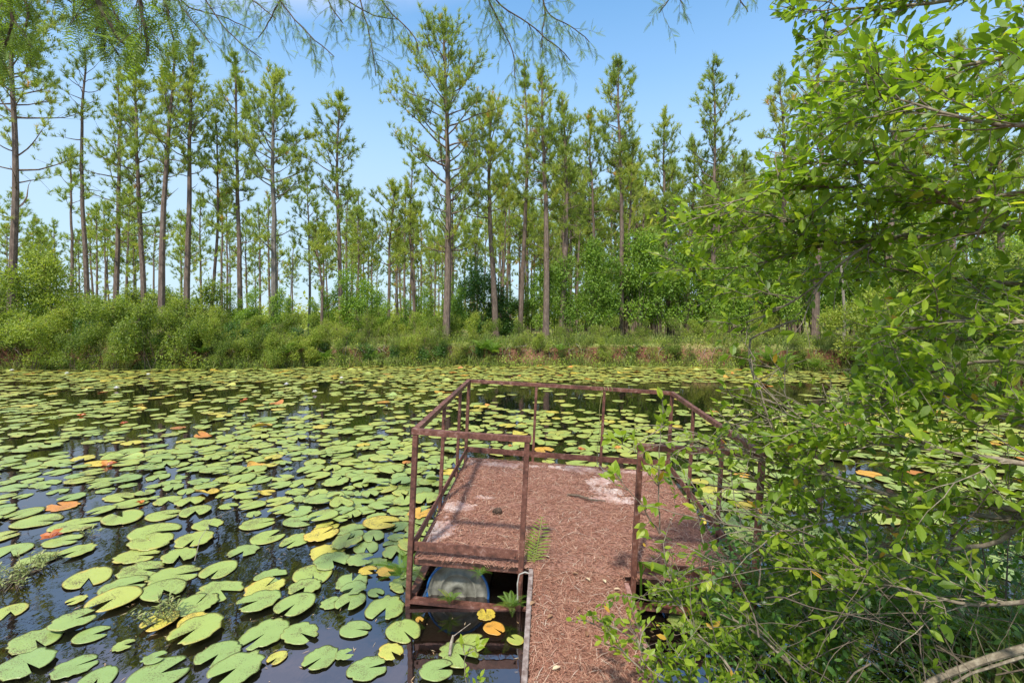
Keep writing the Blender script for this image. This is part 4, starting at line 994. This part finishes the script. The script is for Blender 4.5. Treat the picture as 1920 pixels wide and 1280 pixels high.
# ================================================================ water weeds
def weed(px, py, w_, h_, n, lb, seed, T=LEAF, mat='weed', z0=.02):
    r = np.random.default_rng(seed); c = on_z(px, py); b = B(); Rw = w_/F*c[1]/2; Rh = h_/F*c[1]
    m = n//7
    for _ in range(m):
        a = r.uniform(0, 6.28); q = r.uniform(0, 1)**.6*Rw; base = c+[math.cos(a)*q, math.sin(a)*q*1.3, z0]
        d = unit(np.array([r.normal(0, .4), r.normal(0, .4), 1])); tip = base+d*Rh*r.uniform(.3, .9); segs(b, [base], [tip], .002, .0015, 1); segs(b, [c+[0, 0, z0-.01]], [base-[0, 0, .01]], .003, .002, 1)
        k = 9; u = np.linspace(.3, 1, k); P = base+(tip-base)*u[:, None]; aa = np.arange(k)*2.4
        D = unit(np.stack([np.cos(aa), np.sin(aa), r.uniform(.1, .9, k)], 1))
        scatter(b, *T, P, *frames(D, np.tile([[.01, .02, 1.]], (k, 1))), np.stack([r.uniform(.03, .055, k), r.uniform(.02, .035, k), np.full(k, .04)], 1), 0, np.clip(r.normal(.5, .25, k), 0, 1))
    return tag(b.build('water_weed', [mat, 'twig_bark']), lb, 'water plant')
weed(28, 1090, 110, 40, 360, 'pale yellowish water weed floating at the left edge below the pads', 1)
weed(70, 1070, 60, 25, 100, 'loose end of the pale weed beside the left edge clump', 8)
weed(305, 1165, 50, 60, 130, 'upright green water weed sprouting between yellow pads in the lower left', 2)
weed(180, 1005, 30, 25, 30, 'small sprig of weed beside a long light green pad', 3)
b = B(); tube(b, [on_z(365, 1050, .06), on_z(375, 1010, .12), on_z(400, 970, .22), on_z(440, 955, .25)], [.003, .003, .002, .001], 4); tag(b.build('twig', 'dead_wood'), 'thin pale twig sticking up over the lower left pads', 'twig')
b = B(); tube(b, [on_z(843, 1228, .03), on_z(846, 1205, .05), on_z(850, 1190, .09)], [.009, .011, .007], 6); segs(b, [on_z(850, 1192, .09)], [on_z(882, 1168, .1)], .003, .002); tag(b.build('broken_stick', 'dead_wood'), 'short broken stick lying on a green pad below the dock', 'stick')

# ================================================================ near foliage
def inside(poly, x, y):
    poly = np.array(poly); res = np.zeros(len(x), bool); j = len(poly)-1
    for i in range(len(poly)):
        xi, yi = poly[i]; xj, yj = poly[j]
        res ^= ((yi > y) != (yj > y)) & (x < (xj-xi)*(y-yi)/(yj-yi+1e-9)+xi); j = i
    return res
ENV = [(1400, -400), (1440, 20), (1490, 60), (1478, 160), (1460, 250), (1420, 285), (1400, 340), (1290, 350), (1215, 400), (1185, 480), (1200, 560), (1290, 590), (1310, 640), (1345, 700), (1330, 760), (1270, 790), (1240, 835), (1110, 815), (1105, 850), (1170, 890),
       (1200, 1000), (1180, 1090), (1090, 1150), (1100, 1190), (1190, 1215), (1190, 1290), (1180, 1500), (2600, 1500), (2600, -400)]
def keepfun(P, r, gap=True):
    px, py = proj(P); k = inside(ENV, px, py) & (P[:, 1] > .9)
    pr = np.ones(len(P))
    pr[(px > 1385) & (px < 1600) & (py > 540) & (py < 760)] = .3
    pr[(px < 1560) & (py > 700) & (py < 800)] *= .5
    pr[(px > 1120) & (px < 1440) & (py > 770) & (py < 1090)] *= .3
    pr[(px > 1300) & (px < 1420) & (py > 900) & (py < 1070)] *= .5
    pr[(px > 1560) & (py > 1100)] *= .5
    pr[(px > 1500) & (py > 840) & (py < 1000)] *= .7
    return k & (r.random(len(P)) < pr)
def spline(pts, n):
    pts = np.array(pts, float); s = np.concatenate([[0], np.cumsum(np.linalg.norm(np.diff(pts, axis=0), axis=1))]); u = np.linspace(0, s[-1], n)
    out = np.stack([np.interp(u, s, pts[:, k]) for k in range(pts.shape[1])], 1)
    for _ in range(2): out[1:-1] = (out[:-2]+2*out[1:-1]+out[2:])/4
    return out
def leafy(name_limbs, seed, twig_len=(.18, .42), step=.07, leaf=(.045, .075), lstep=.024, bias=(-.5, 0, .25), tint=(.45, .17), sub=True, keep=True, wood=None, lv=None, zbias=.0):
    r = np.random.default_rng(seed); wood = wood or B(); lv = lv or B()
    T0 = []; T1 = []; LP = []; LD = []
    tw = []
    for limb in name_limbs:
        L = spline(limb, max(8, int(len(limb)*4))); P = L[:, :3]; rad = L[:, 3]
        nz = np.cumsum(r.normal(0, .006, P.shape), 0)*.8; nz -= np.linspace(0, 1, len(P))[:, None]*nz[-1]*.5; P = P+nz
        tube(wood, P, rad, 7 if rad.max() > .008 else 5, cap=False)
        ln = np.linalg.norm(np.diff(P, axis=0), axis=1).sum(); k = int(ln/step)
        for u in r.uniform(.12, 1, k):
            q = np.array([np.interp(u*(len(P)-1), range(len(P)), P[:, c]) for c in range(3)])
            d = unit(P[min(len(P)-1, int(u*(len(P)-1))+1)]-P[int(u*(len(P)-1))-1 if u*(len(P)-1) >= 1 else 0])
            dr = unit(d*.7+r.normal(0, .6, 3)+np.array(bias)); tw.append((q, dr, r.uniform(*twig_len), .0035))
    nxt = []
    for gen in range(2):
        for (q, d, ln, rr) in (tw if gen == 0 else nxt):
            m = 6; pts = [q]; dd = d
            for _ in range(m): dd = unit(dd+r.normal(0, .14, 3)+[0, 0, -.02+zbias]); pts.append(pts[-1]+dd*ln/m)
            pts = np.array(pts)
            px, py = proj(pts[-1:]); 
            if keep and not inside(ENV, px, py)[0] : continue
            if r.random() < .6 or gen == 0: tube(wood, pts, np.linspace(rr, .0012, m+1), 4, cap=False)
            else: segs(wood, pts[:-1], pts[1:], .0013, .001)
            k = max(3, int(ln/lstep)); u = np.linspace(.15, 1, k)
            lp = np.stack([np.interp(u*m, range(m+1), pts[:, c]) for c in range(3)], 1)
            side = unit(np.cross(dd, r.normal(0, 1, 3))); sg = np.where(np.arange(k) % 2, 1, -1)[:, None]
            ld = unit(dd*.75+side*sg*.8+r.normal(0, .3, (k, 3)))
            LP.append(lp); LD.append(ld)
            LP.append(pts[-1:]); LD.append(dd[None])
            if gen == 0 and sub:
                for _ in range(2): 
                    uu = r.uniform(.2, .85); qq = pts[int(uu*m)]; nxt.append((qq, unit(dd*.6+r.normal(0, .7, 3)+np.array(bias)*.6), ln*r.uniform(.35, .7), .002))
    LP = np.concatenate(LP); LD = np.concatenate(LD)
    k = keepfun(LP+LD*.03, r) if keep else np.ones(len(LP), bool)
    LP = LP[k]; LD = LD[k]; n = len(LP); s = r.uniform(*leaf, n); s[r.random(n) < .15] *= .6
    X, Y_, Z_ = frames(LD, unit(r.normal(0, .45, (n, 3))+[0, -.15, 1]))
    t = np.clip(r.normal(tint[0], tint[1], n), 0, .92); t[r.random(n) < .006] = 1
    scatter(lv, *LEAF, LP, X, Y_, Z_, np.stack([s, s*r.uniform(.9, 1.25, n), s], 1), 0, t)
    return wood, lv, n
def limbs(lst):
    return [np.array([[*at(px, py, Yd), rd] for (px, py, Yd, rd) in l]) for l in lst]
def nearplant(name, label, lims, seed, base=(0, 0, 0), cat='tree', **k):
    wood, lv, n = leafy(lims, seed, **k); t_ = thing(name, label, cat, (0, 0, 0))
    wood.build('branches', k.get('bm', 'branch_bark'), t_, True); lv.build('leaves', 'broad_leaves', t_)
    return n
TR = (2900, 480, 1.55, .05)
up = limbs([
 [TR, (2250, 380, 1.9, .026), (1920, 424, 2.2, .017), (1850, 432, 2.3, .015), (1700, 442, 2.4, .012), (1560, 450, 2.5, .008), (1450, 485, 2.6, .006), (1380, 505, 2.65, .004), (1260, 500, 2.75, .002)],
 [(1700, 442, 2.4, .008), (1600, 470, 2.3, .007), (1510, 540, 2.4, .005), (1440, 590, 2.5, .004), (1370, 620, 2.6, .002)],
 [TR, (2300, 300, 1.8, .02), (1920, 352, 2.0, .013), (1800, 392, 2.1, .01), (1680, 360, 2.2, .007), (1550, 350, 2.3, .005), (1420, 370, 2.4, .004), (1300, 395, 2.5, .002)],
 [(1800, 392, 2.1, .008), (1720, 340, 2.0, .006), (1690, 300, 2.1, .005), (1560, 310, 2.2, .004), (1440, 285, 2.3, .002)],
 [TR, (2300, 120, 1.9, .02), (1930, 180, 2.1, .011), (1820, 212, 2.2, .008), (1740, 240, 2.3, .006), (1640, 250, 2.4, .005), (1540, 220, 2.4, .003), (1490, 150, 2.5, .002)],
 [TR, (2200, 0, 2.0, .02), (1930, -20, 2.2, .011), (1760, 8, 2.4, .009), (1630, 14, 2.5, .006), (1590, 60, 2.5, .004), (1540, 105, 2.6, .003), (1500, 70, 2.6, .002)],
 [TR, (2250, -200, 1.9, .02), (1900, -180, 2.2, .012), (1700, -120, 2.5, .008), (1560, -60, 2.6, .005), (1450, 0, 2.7, .003)],
 [TR, (2200, 90, 1.6, .02), (1960, 90, 1.7, .01), (1800, 110, 1.8, .006), (1650, 160, 1.95, .004), (1560, 190, 2.1, .002)],
 [TR, (2250, 250, 1.5, .018), (1980, 240, 1.6, .01), (1850, 260, 1.7, .007), (1700, 200, 1.8, .004), (1600, 170, 1.9, .002)],
 [TR, (2250, 560, 1.9, .018), (1950, 540, 2.2, .01), (1800, 520, 2.35, .007), (1650, 510, 2.5, .005), (1500, 400, 2.6, .003), (1350, 440, 2.7, .002)],
 [(1700, -120, 2.5, .006), (1600, -40, 2.5, .005), (1520, 30, 2.55, .003), (1440, 40, 2.6, .002)], [(1820, 212, 2.2, .006), (1700, 90, 2.3, .005), (1600, 110, 2.4, .003), (1510, 140, 2.5, .002)], [(1630, 14, 2.5, .004), (1540, 20, 2.5, .003), (1450, 10, 2.5, .002)],
 [(1857, 290, 1.9, .006), (1855, 400, 1.9, .005), (1840, 440, 1.95, .003)],
 [(1560, 450, 2.5, .005), (1500, 420, 2.6, .004), (1380, 400, 2.7, .003), (1240, 430, 2.8, .002)]])
n1 = nearplant('broadleaf_tree', 'leafy broadleaf tree reaching in from the upper right over the pond', up, 21, step=.055, leaf=(.04, .072), tint=(.48, .22))
TL = (2700, 900, 1.5, .05)
mid = limbs([
 [TL, (2250, 960, 1.8, .024), (1920, 958, 2.1, .015), (1830, 957, 2.2, .013), (1700, 945, 2.3, .01), (1590, 915, 2.4, .007), (1480, 880, 2.5, .005), (1400, 860, 2.6, .003), (1300, 840, 2.7, .002)],
 [TL, (2250, 1010, 1.8, .022), (1920, 985, 2.1, .013), (1830, 975, 2.2, .011), (1690, 962, 2.3, .008), (1600, 968, 2.4, .006), (1480, 940, 2.5, .004), (1360, 920, 2.6, .003), (1240, 900, 2.7, .002)],
 [(1920, 990, 2.1, .011), (1860, 1025, 2.15, .01), (1740, 1040, 2.25, .008), (1640, 1055, 2.35, .006), (1500, 1065, 2.4, .004), (1380, 1060, 2.5, .003), (1260, 1080, 2.6, .002)],
 [TL, (2300, 800, 1.8, .02), (1950, 800, 2.0, .012), (1830, 770, 2.1, .008), (1720, 750, 2.2, .006), (1600, 770, 2.3, .004), (1480, 780, 2.4, .003), (1380, 800, 2.5, .002)],
 [TL, (2300, 680, 1.8, .02), (1960, 680, 2.0, .012), (1850, 660, 2.2, .009), (1740, 690, 2.4, .006), (1640, 730, 2.5, .004), (1560, 790, 2.5, .003)],
 [TL, (2300, 600, 1.6, .02), (1980, 620, 1.8, .01), (1850, 600, 1.9, .007), (1720, 620, 2.1, .005), (1620, 660, 2.3, .003)],
 [(1500, 600, 2.6, .006), (1400, 640, 2.6, .006), (1440, 760, 2.5, .005), (1455, 850, 2.45, .004)],
 [TL, (2250, 880, 1.6, .02), (1950, 880, 1.7, .01), (1800, 850, 1.85, .008), (1660, 830, 2.0, .005), (1540, 800, 2.2, .003), (1440, 760, 2.3, .002)],
 [(1600, 968, 2.4, .005), (1460, 1000, 2.3, .004), (1330, 980, 2.3, .002)],
 [(1480, 880, 2.5, .004), (1350, 820, 2.6, .003), (1240, 800, 2.7, .002), (1160, 810, 2.75, .0015)],
 [(2000, 1120, 1.7, .01), (1830, 1130, 1.9, .007), (1650, 1090, 2.1, .005), (1500, 1100, 2.3, .003)]])
n2 = nearplant('leaning_tree', 'second leafy tree whose pale branches cross the right half at railing height', mid, 22, step=.055, leaf=(.038, .07), tint=(.42, .22), bias=(-.35, 0, .3))
low = limbs([
 [(1560, 1420, 2.3, .012), (1500, 1250, 2.4, .009), (1400, 1170, 2.5, .006), (1300, 1130, 2.6, .004), (1200, 1120, 2.7, .002)],
 [(1450, 1450, 2.2, .01), (1380, 1260, 2.3, .007), (1300, 1180, 2.4, .005), (1250, 1080, 2.6, .003), (1240, 1040, 2.7, .002)],
 [(1420, 1480, 2.1, .01), (1330, 1330, 2.15, .007), (1260, 1240, 2.2, .004), (1180, 1190, 2.25, .003), (1110, 1160, 2.3, .0015)],
 [(1600, 1450, 2.3, .01), (1560, 1230, 2.5, .006), (1500, 1130, 2.6, .004), (1450, 1080, 2.7, .002)],
 [(1350, 1500, 2.1, .009), (1290, 1330, 2.15, .006), (1240, 1260, 2.2, .004), (1210, 1200, 2.3, .002)]])
n3 = nearplant('waterside_shrub', 'small-leaved green shrub crowding the right side of the gangway', low, 23, cat='shrub', step=.04, tint=(.42, .22), leaf=(.028, .052), lstep=.016, twig_len=(.12, .3), bias=(-.2, 0, .5))
inf = limbs([[(1700+180*a_, 1500, 2.3+.2*a_, .01), (1640+150*a_, 1280, 2.5+.2*a_, .007), (1560+150*a_, 1150+20*b_, 2.8+.2*a_, .004), (1500+150*a_, 1040+30*b_, 3.1+.2*a_, .002)] for a_ in (0, 1, 2) for b_ in (0, 2)]+[[(1960, 700, 2.4, .008), (1860, 640, 2.6, .005), (1760, 640, 2.8, .003), (1640, 700, 3.0, .002)], [(1960, 820, 2.5, .008), (1820, 760, 2.8, .005), (1700, 740, 3.0, .003), (1600, 760, 3.1, .002)]])
n7 = nearplant('tangled_shrub', 'darker small-leaved shrub filling the lower right behind the pale branches', inf, 27, cat='shrub', step=.03, leaf=(.028, .055), lstep=.015, twig_len=(.15, .4), bias=(-.3, 0, .3), tint=(.25, .2))
sp_ = limbs([[(1236, 1000, 3.1, .005), (1232, 900, 3.1, .004), (1238, 830, 3.1, .003), (1240, 742, 3.1, .002)], [(1238, 880, 3.1, .003), (1200, 850, 3.05, .002), (1130, 812, 3.0, .0015)], [(1236, 1000, 3.1, .004), (1190, 930, 3.0, .003), (1160, 890, 3.0, .0015)]])
n4 = nearplant('young_sapling', 'upright young sapling with big light leaves standing before the railing gate post', sp_, 24, cat='sapling', keep=False, sub=False, step=.09, twig_len=(.06, .14), lstep=.03, leaf=(.06, .1), bias=(0, 0, .5), tint=(.65, .12))
sg = limbs([[(900, 1420, 2.5, .004), (880, 1300, 2.5, .003), (866, 1245, 2.5, .002), (880, 1215, 2.5, .0015)]])
n5 = nearplant('seedling', 'light green seedling rising over the pads beside the gangway at the bottom', sg, 25, cat='seedling', keep=False, sub=False, step=.05, twig_len=(.05, .12), lstep=.02, leaf=(.03, .05), bias=(0, 0, .4), tint=(.75, .1))
sg = limbs([[(1290, 1330, 2.2, .004), (1200, 1250, 2.2, .003), (1140, 1190, 2.25, .002), (1100, 1160, 2.25, .0015)], [(1200, 1250, 2.2, .003), (1190, 1200, 2.2, .002), (1165, 1150, 2.2, .0015)]])
n6 = nearplant('seedling', 'yellow-green seedling leaning over the right gangway board', sg, 26, cat='seedling', keep=False, sub=False, step=.05, twig_len=(.05, .13), lstep=.018, leaf=(.03, .05), bias=(-.1, 0, .4), tint=(.8, .1))
print('LEAVES', n1, n2, n3, n4, n5, n6)
# thick low branch and bare brambles
b = B(); L = limbs([[(2050, 1190, 1.9, .018), (1920, 1214, 1.95, .016), (1840, 1238, 2.0, .014), (1740, 1278, 2.05, .013), (1600, 1400, 2.1, .013)]])[0]; L = spline(L, 24); tube(b, L[:, :3], L[:, 3], 8)
L = limbs([[(1920, 1230, 1.9, .006), (1820, 1262, 1.95, .005), (1700, 1330, 2.0, .005)]])[0]; tube(b, L[:, :3], L[:, 3], 6)
tag(b.build('fallen_branch', 'branch_bark'), 'thick pale bare branch slanting across the bottom right corner', 'branch')
r = np.random.default_rng(77); br = B(); bl = B()
for k in range(260):
    px = r.uniform(1420, 2000); py = r.uniform(1000, 1420); Yd = r.uniform(2.0, 3.4); p = at(px, py, Yd); d = unit(r.normal(0, 1, 3)+[-.6, 0, .35]); pts = [p]; n = 10; ln = r.uniform(.3, 1.0)
    for _ in range(n): d = unit(d+r.normal(0, .12, 3)+[0, 0, -.05]); pts.append(pts[-1]+d*ln/n)
    tube(br, pts, np.linspace(r.uniform(.0015, .0045), .001, n+1), 4, cap=False)
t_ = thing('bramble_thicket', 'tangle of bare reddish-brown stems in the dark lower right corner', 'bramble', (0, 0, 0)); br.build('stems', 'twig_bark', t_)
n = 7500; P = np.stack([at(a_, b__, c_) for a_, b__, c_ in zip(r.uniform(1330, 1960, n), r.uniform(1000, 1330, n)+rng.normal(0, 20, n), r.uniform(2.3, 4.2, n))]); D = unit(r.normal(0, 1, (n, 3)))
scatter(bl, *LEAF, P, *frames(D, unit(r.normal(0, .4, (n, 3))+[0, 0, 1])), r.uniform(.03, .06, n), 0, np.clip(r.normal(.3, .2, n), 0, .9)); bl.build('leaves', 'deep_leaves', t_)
for k, (px, py, Yd, L, lb) in enumerate([(1480, 1150, 3.2, .5, 'large fern arching over the water right of the dock corner'), (1620, 1130, 3.0, .5, 'fern below the crossing pale branches at the right'), (1390, 1240, 2.7, .42, 'fern beside the small-leaved shrub near the bottom'), (1750, 1180, 2.8, .45, 'fern above the thick pale branch in the lower right'), (1560, 1260, 2.6, .4, 'lowest fern at the bottom between shrub and thick branch')]):
    fern(at(px, py, Yd), L, lb, (k+1) % 4)
# broad strap leaves beside the gate post
for nm, lst in (('arching plant with long dark strap leaves beside the right gate post', ((1198, 1052, .1, .34), (1204, 1058, -.5, .26), (1210, 1062, .6, .22))), ('upright plant with long dark strap leaves right of the dock corner', ((1480, 1085, 1.2, .45), (1486, 1090, 1.9, .42), (1476, 1092, .9, .38), (1482, 1094, 2.6, .3)))):
    b = B(); p0 = at(lst[0][0]+4, lst[0][1]+30, 3.15); tube(b, [p0-[0, 0, .12], p0, p0+[0, 0, .1]], .008, 5)
    for (px, py, a, L) in lst:
        p = at(px, py, 3.15); tube(b, [p0, (p0+p)/2+[0, 0, .01], p], .005, 4, cap=False); D = np.array([[math.cos(a), -.2, .6 if px > 1400 else -.25]])
        scatter(b, LEAF[0]*[1, .38, 1], LEAF[1], p[None], *frames(D, np.array([[0, -.5, 1.]])), L, 0, .4)
    tag(b.build('strap_leaf_plant', 'broad_leaves'), nm, 'plant')

# ================================================================ overhanging cypress twigs
def cypress(label, lst, seed, dens=1.0, sl=(.045, .08), tw=(.08, .28)):
    r = np.random.default_rng(seed); wd = B(); lv = B(); SP = []; SD = []
    for l in lst:
        L = spline(limbs([l])[0], 20); P = L[:, :3]+np.cumsum(r.normal(0, .003, (20, 3)), 0); tube(wd, P, L[:, 3], 5, cap=False)
        ln = np.linalg.norm(np.diff(P, axis=0), axis=1).sum(); k = int(ln/.035*dens)
        for u in r.uniform(.05, 1, k):
            i_ = int(u*19); q = P[i_]; d = unit(P[min(19, i_+1)]-P[max(0, i_-1)]); dd = unit(d*.5+r.normal(0, .55, 3)+[0, 0, -.35]); m = 5; t = r.uniform(*tw); pts = [q]
            for _ in range(m): dd = unit(dd+r.normal(0, .12, 3)+[0, 0, -.12]); pts.append(pts[-1]+dd*t/m)
            pts = np.array(pts); tube(wd, pts, np.linspace(.0016, .0007, m+1), 3, cap=False)
            kk = int(t/.026)+2; uu = r.uniform(.1, 1, kk); sp0 = np.stack([np.interp(uu*m, range(m+1), pts[:, c]) for c in range(3)], 1)
            SP.append(sp0); SD.append(unit(dd*.6+r.normal(0, .6, (kk, 3))+[0, 0, -.3]))
    SP = np.concatenate(SP); SD = np.concatenate(SD); n = len(SP)
    scatter(lv, *SPRAY, SP, *frames(SD, unit(r.normal(0, .5, (n, 3))+[0, 0, 1])), r.uniform(*sl, n), 0, np.clip(r.normal(.5, .22, n), 0, 1))
    t_ = thing('cypress_branch', label, 'branch', (0, 0, 0), group='feathery branches hanging into the top of the view'); wd.build('twigs', 'twig_bark', t_); lv.build('sprays', 'cypress_leaves', t_); return n
Yc = 3.2
def pl(pts, Y0=Yc, r0=.005): return [(a, c, Y0+.02*i, r0*(1-.8*i/len(pts))+.001) for i, (a, c) in enumerate(pts)]
cypress('feathery branch hanging above the sky gap in the top left half', [pl([(300, -160), (333, 0), (377, 53), (400, 80)]), pl([(340, -150), (387, 0), (433, 67), (493, 110)]), pl([(560, -150), (523, 0), (483, 70)]), pl([(480, -120), (520, 3), (573, 63), (623, 107)]), pl([(400, -100), (460, -10), (520, 30)]), pl([(560, -120), (610, 0), (640, 50)]), pl([(300, -60), (350, 10), (420, 20), (470, 45)])], 31)
cypress('feathery branch with long drooping tips left of the tallest pine', [pl([(640, -160), (670, 0), (690, 67), (700, 140)]), pl([(690, -140), (713, 0), (753, 43), (787, 77), (782, 112)]), pl([(560, -100), (640, -10), (690, 20), (740, 30)])], 32)
cypress('feathery branch with the widest fan of tips in the top middle', [pl([(880, -160), (910, 0), (940, 67), (963, 107), (960, 150)]), pl([(880, -100), (927, 0), (973, 33), (1013, 67), (1050, 93), (1063, 110)]), pl([(1000, -120), (1017, 0), (1023, 30), (1073, 50), (1107, 80)]), pl([(1017, -20), (1023, 30), (1013, 90)])], 33, 1.15)
cypress('small feathery twig tips at the top right of the blue sky', [pl([(1300, -150), (1260, 0), (1235, 30)]), pl([(1290, -100), (1270, 0), (1280, 20)]), pl([(1400, -130), (1390, 0), (1405, 20)])], 34, .8)
near = []
for k in range(17):
    x0 = R_.uniform(-160, 320); near.append(pl([(x0-40, -260), (x0, -60), (x0+R_.uniform(-20, 50), R_.uniform(0, 40)), (x0+R_.uniform(0, 70), R_.uniform(40, 115) if x0 > 100 or x0 < 60 else R_.uniform(10, 50))], R_.uniform(1.3, 2.3), .006))
cypress('dense near feathery branch filling the top left corner', near, 35, 1.8, (.06, .1), (.05, .16))

# pines standing behind and beside the camera do not show; the place ends here
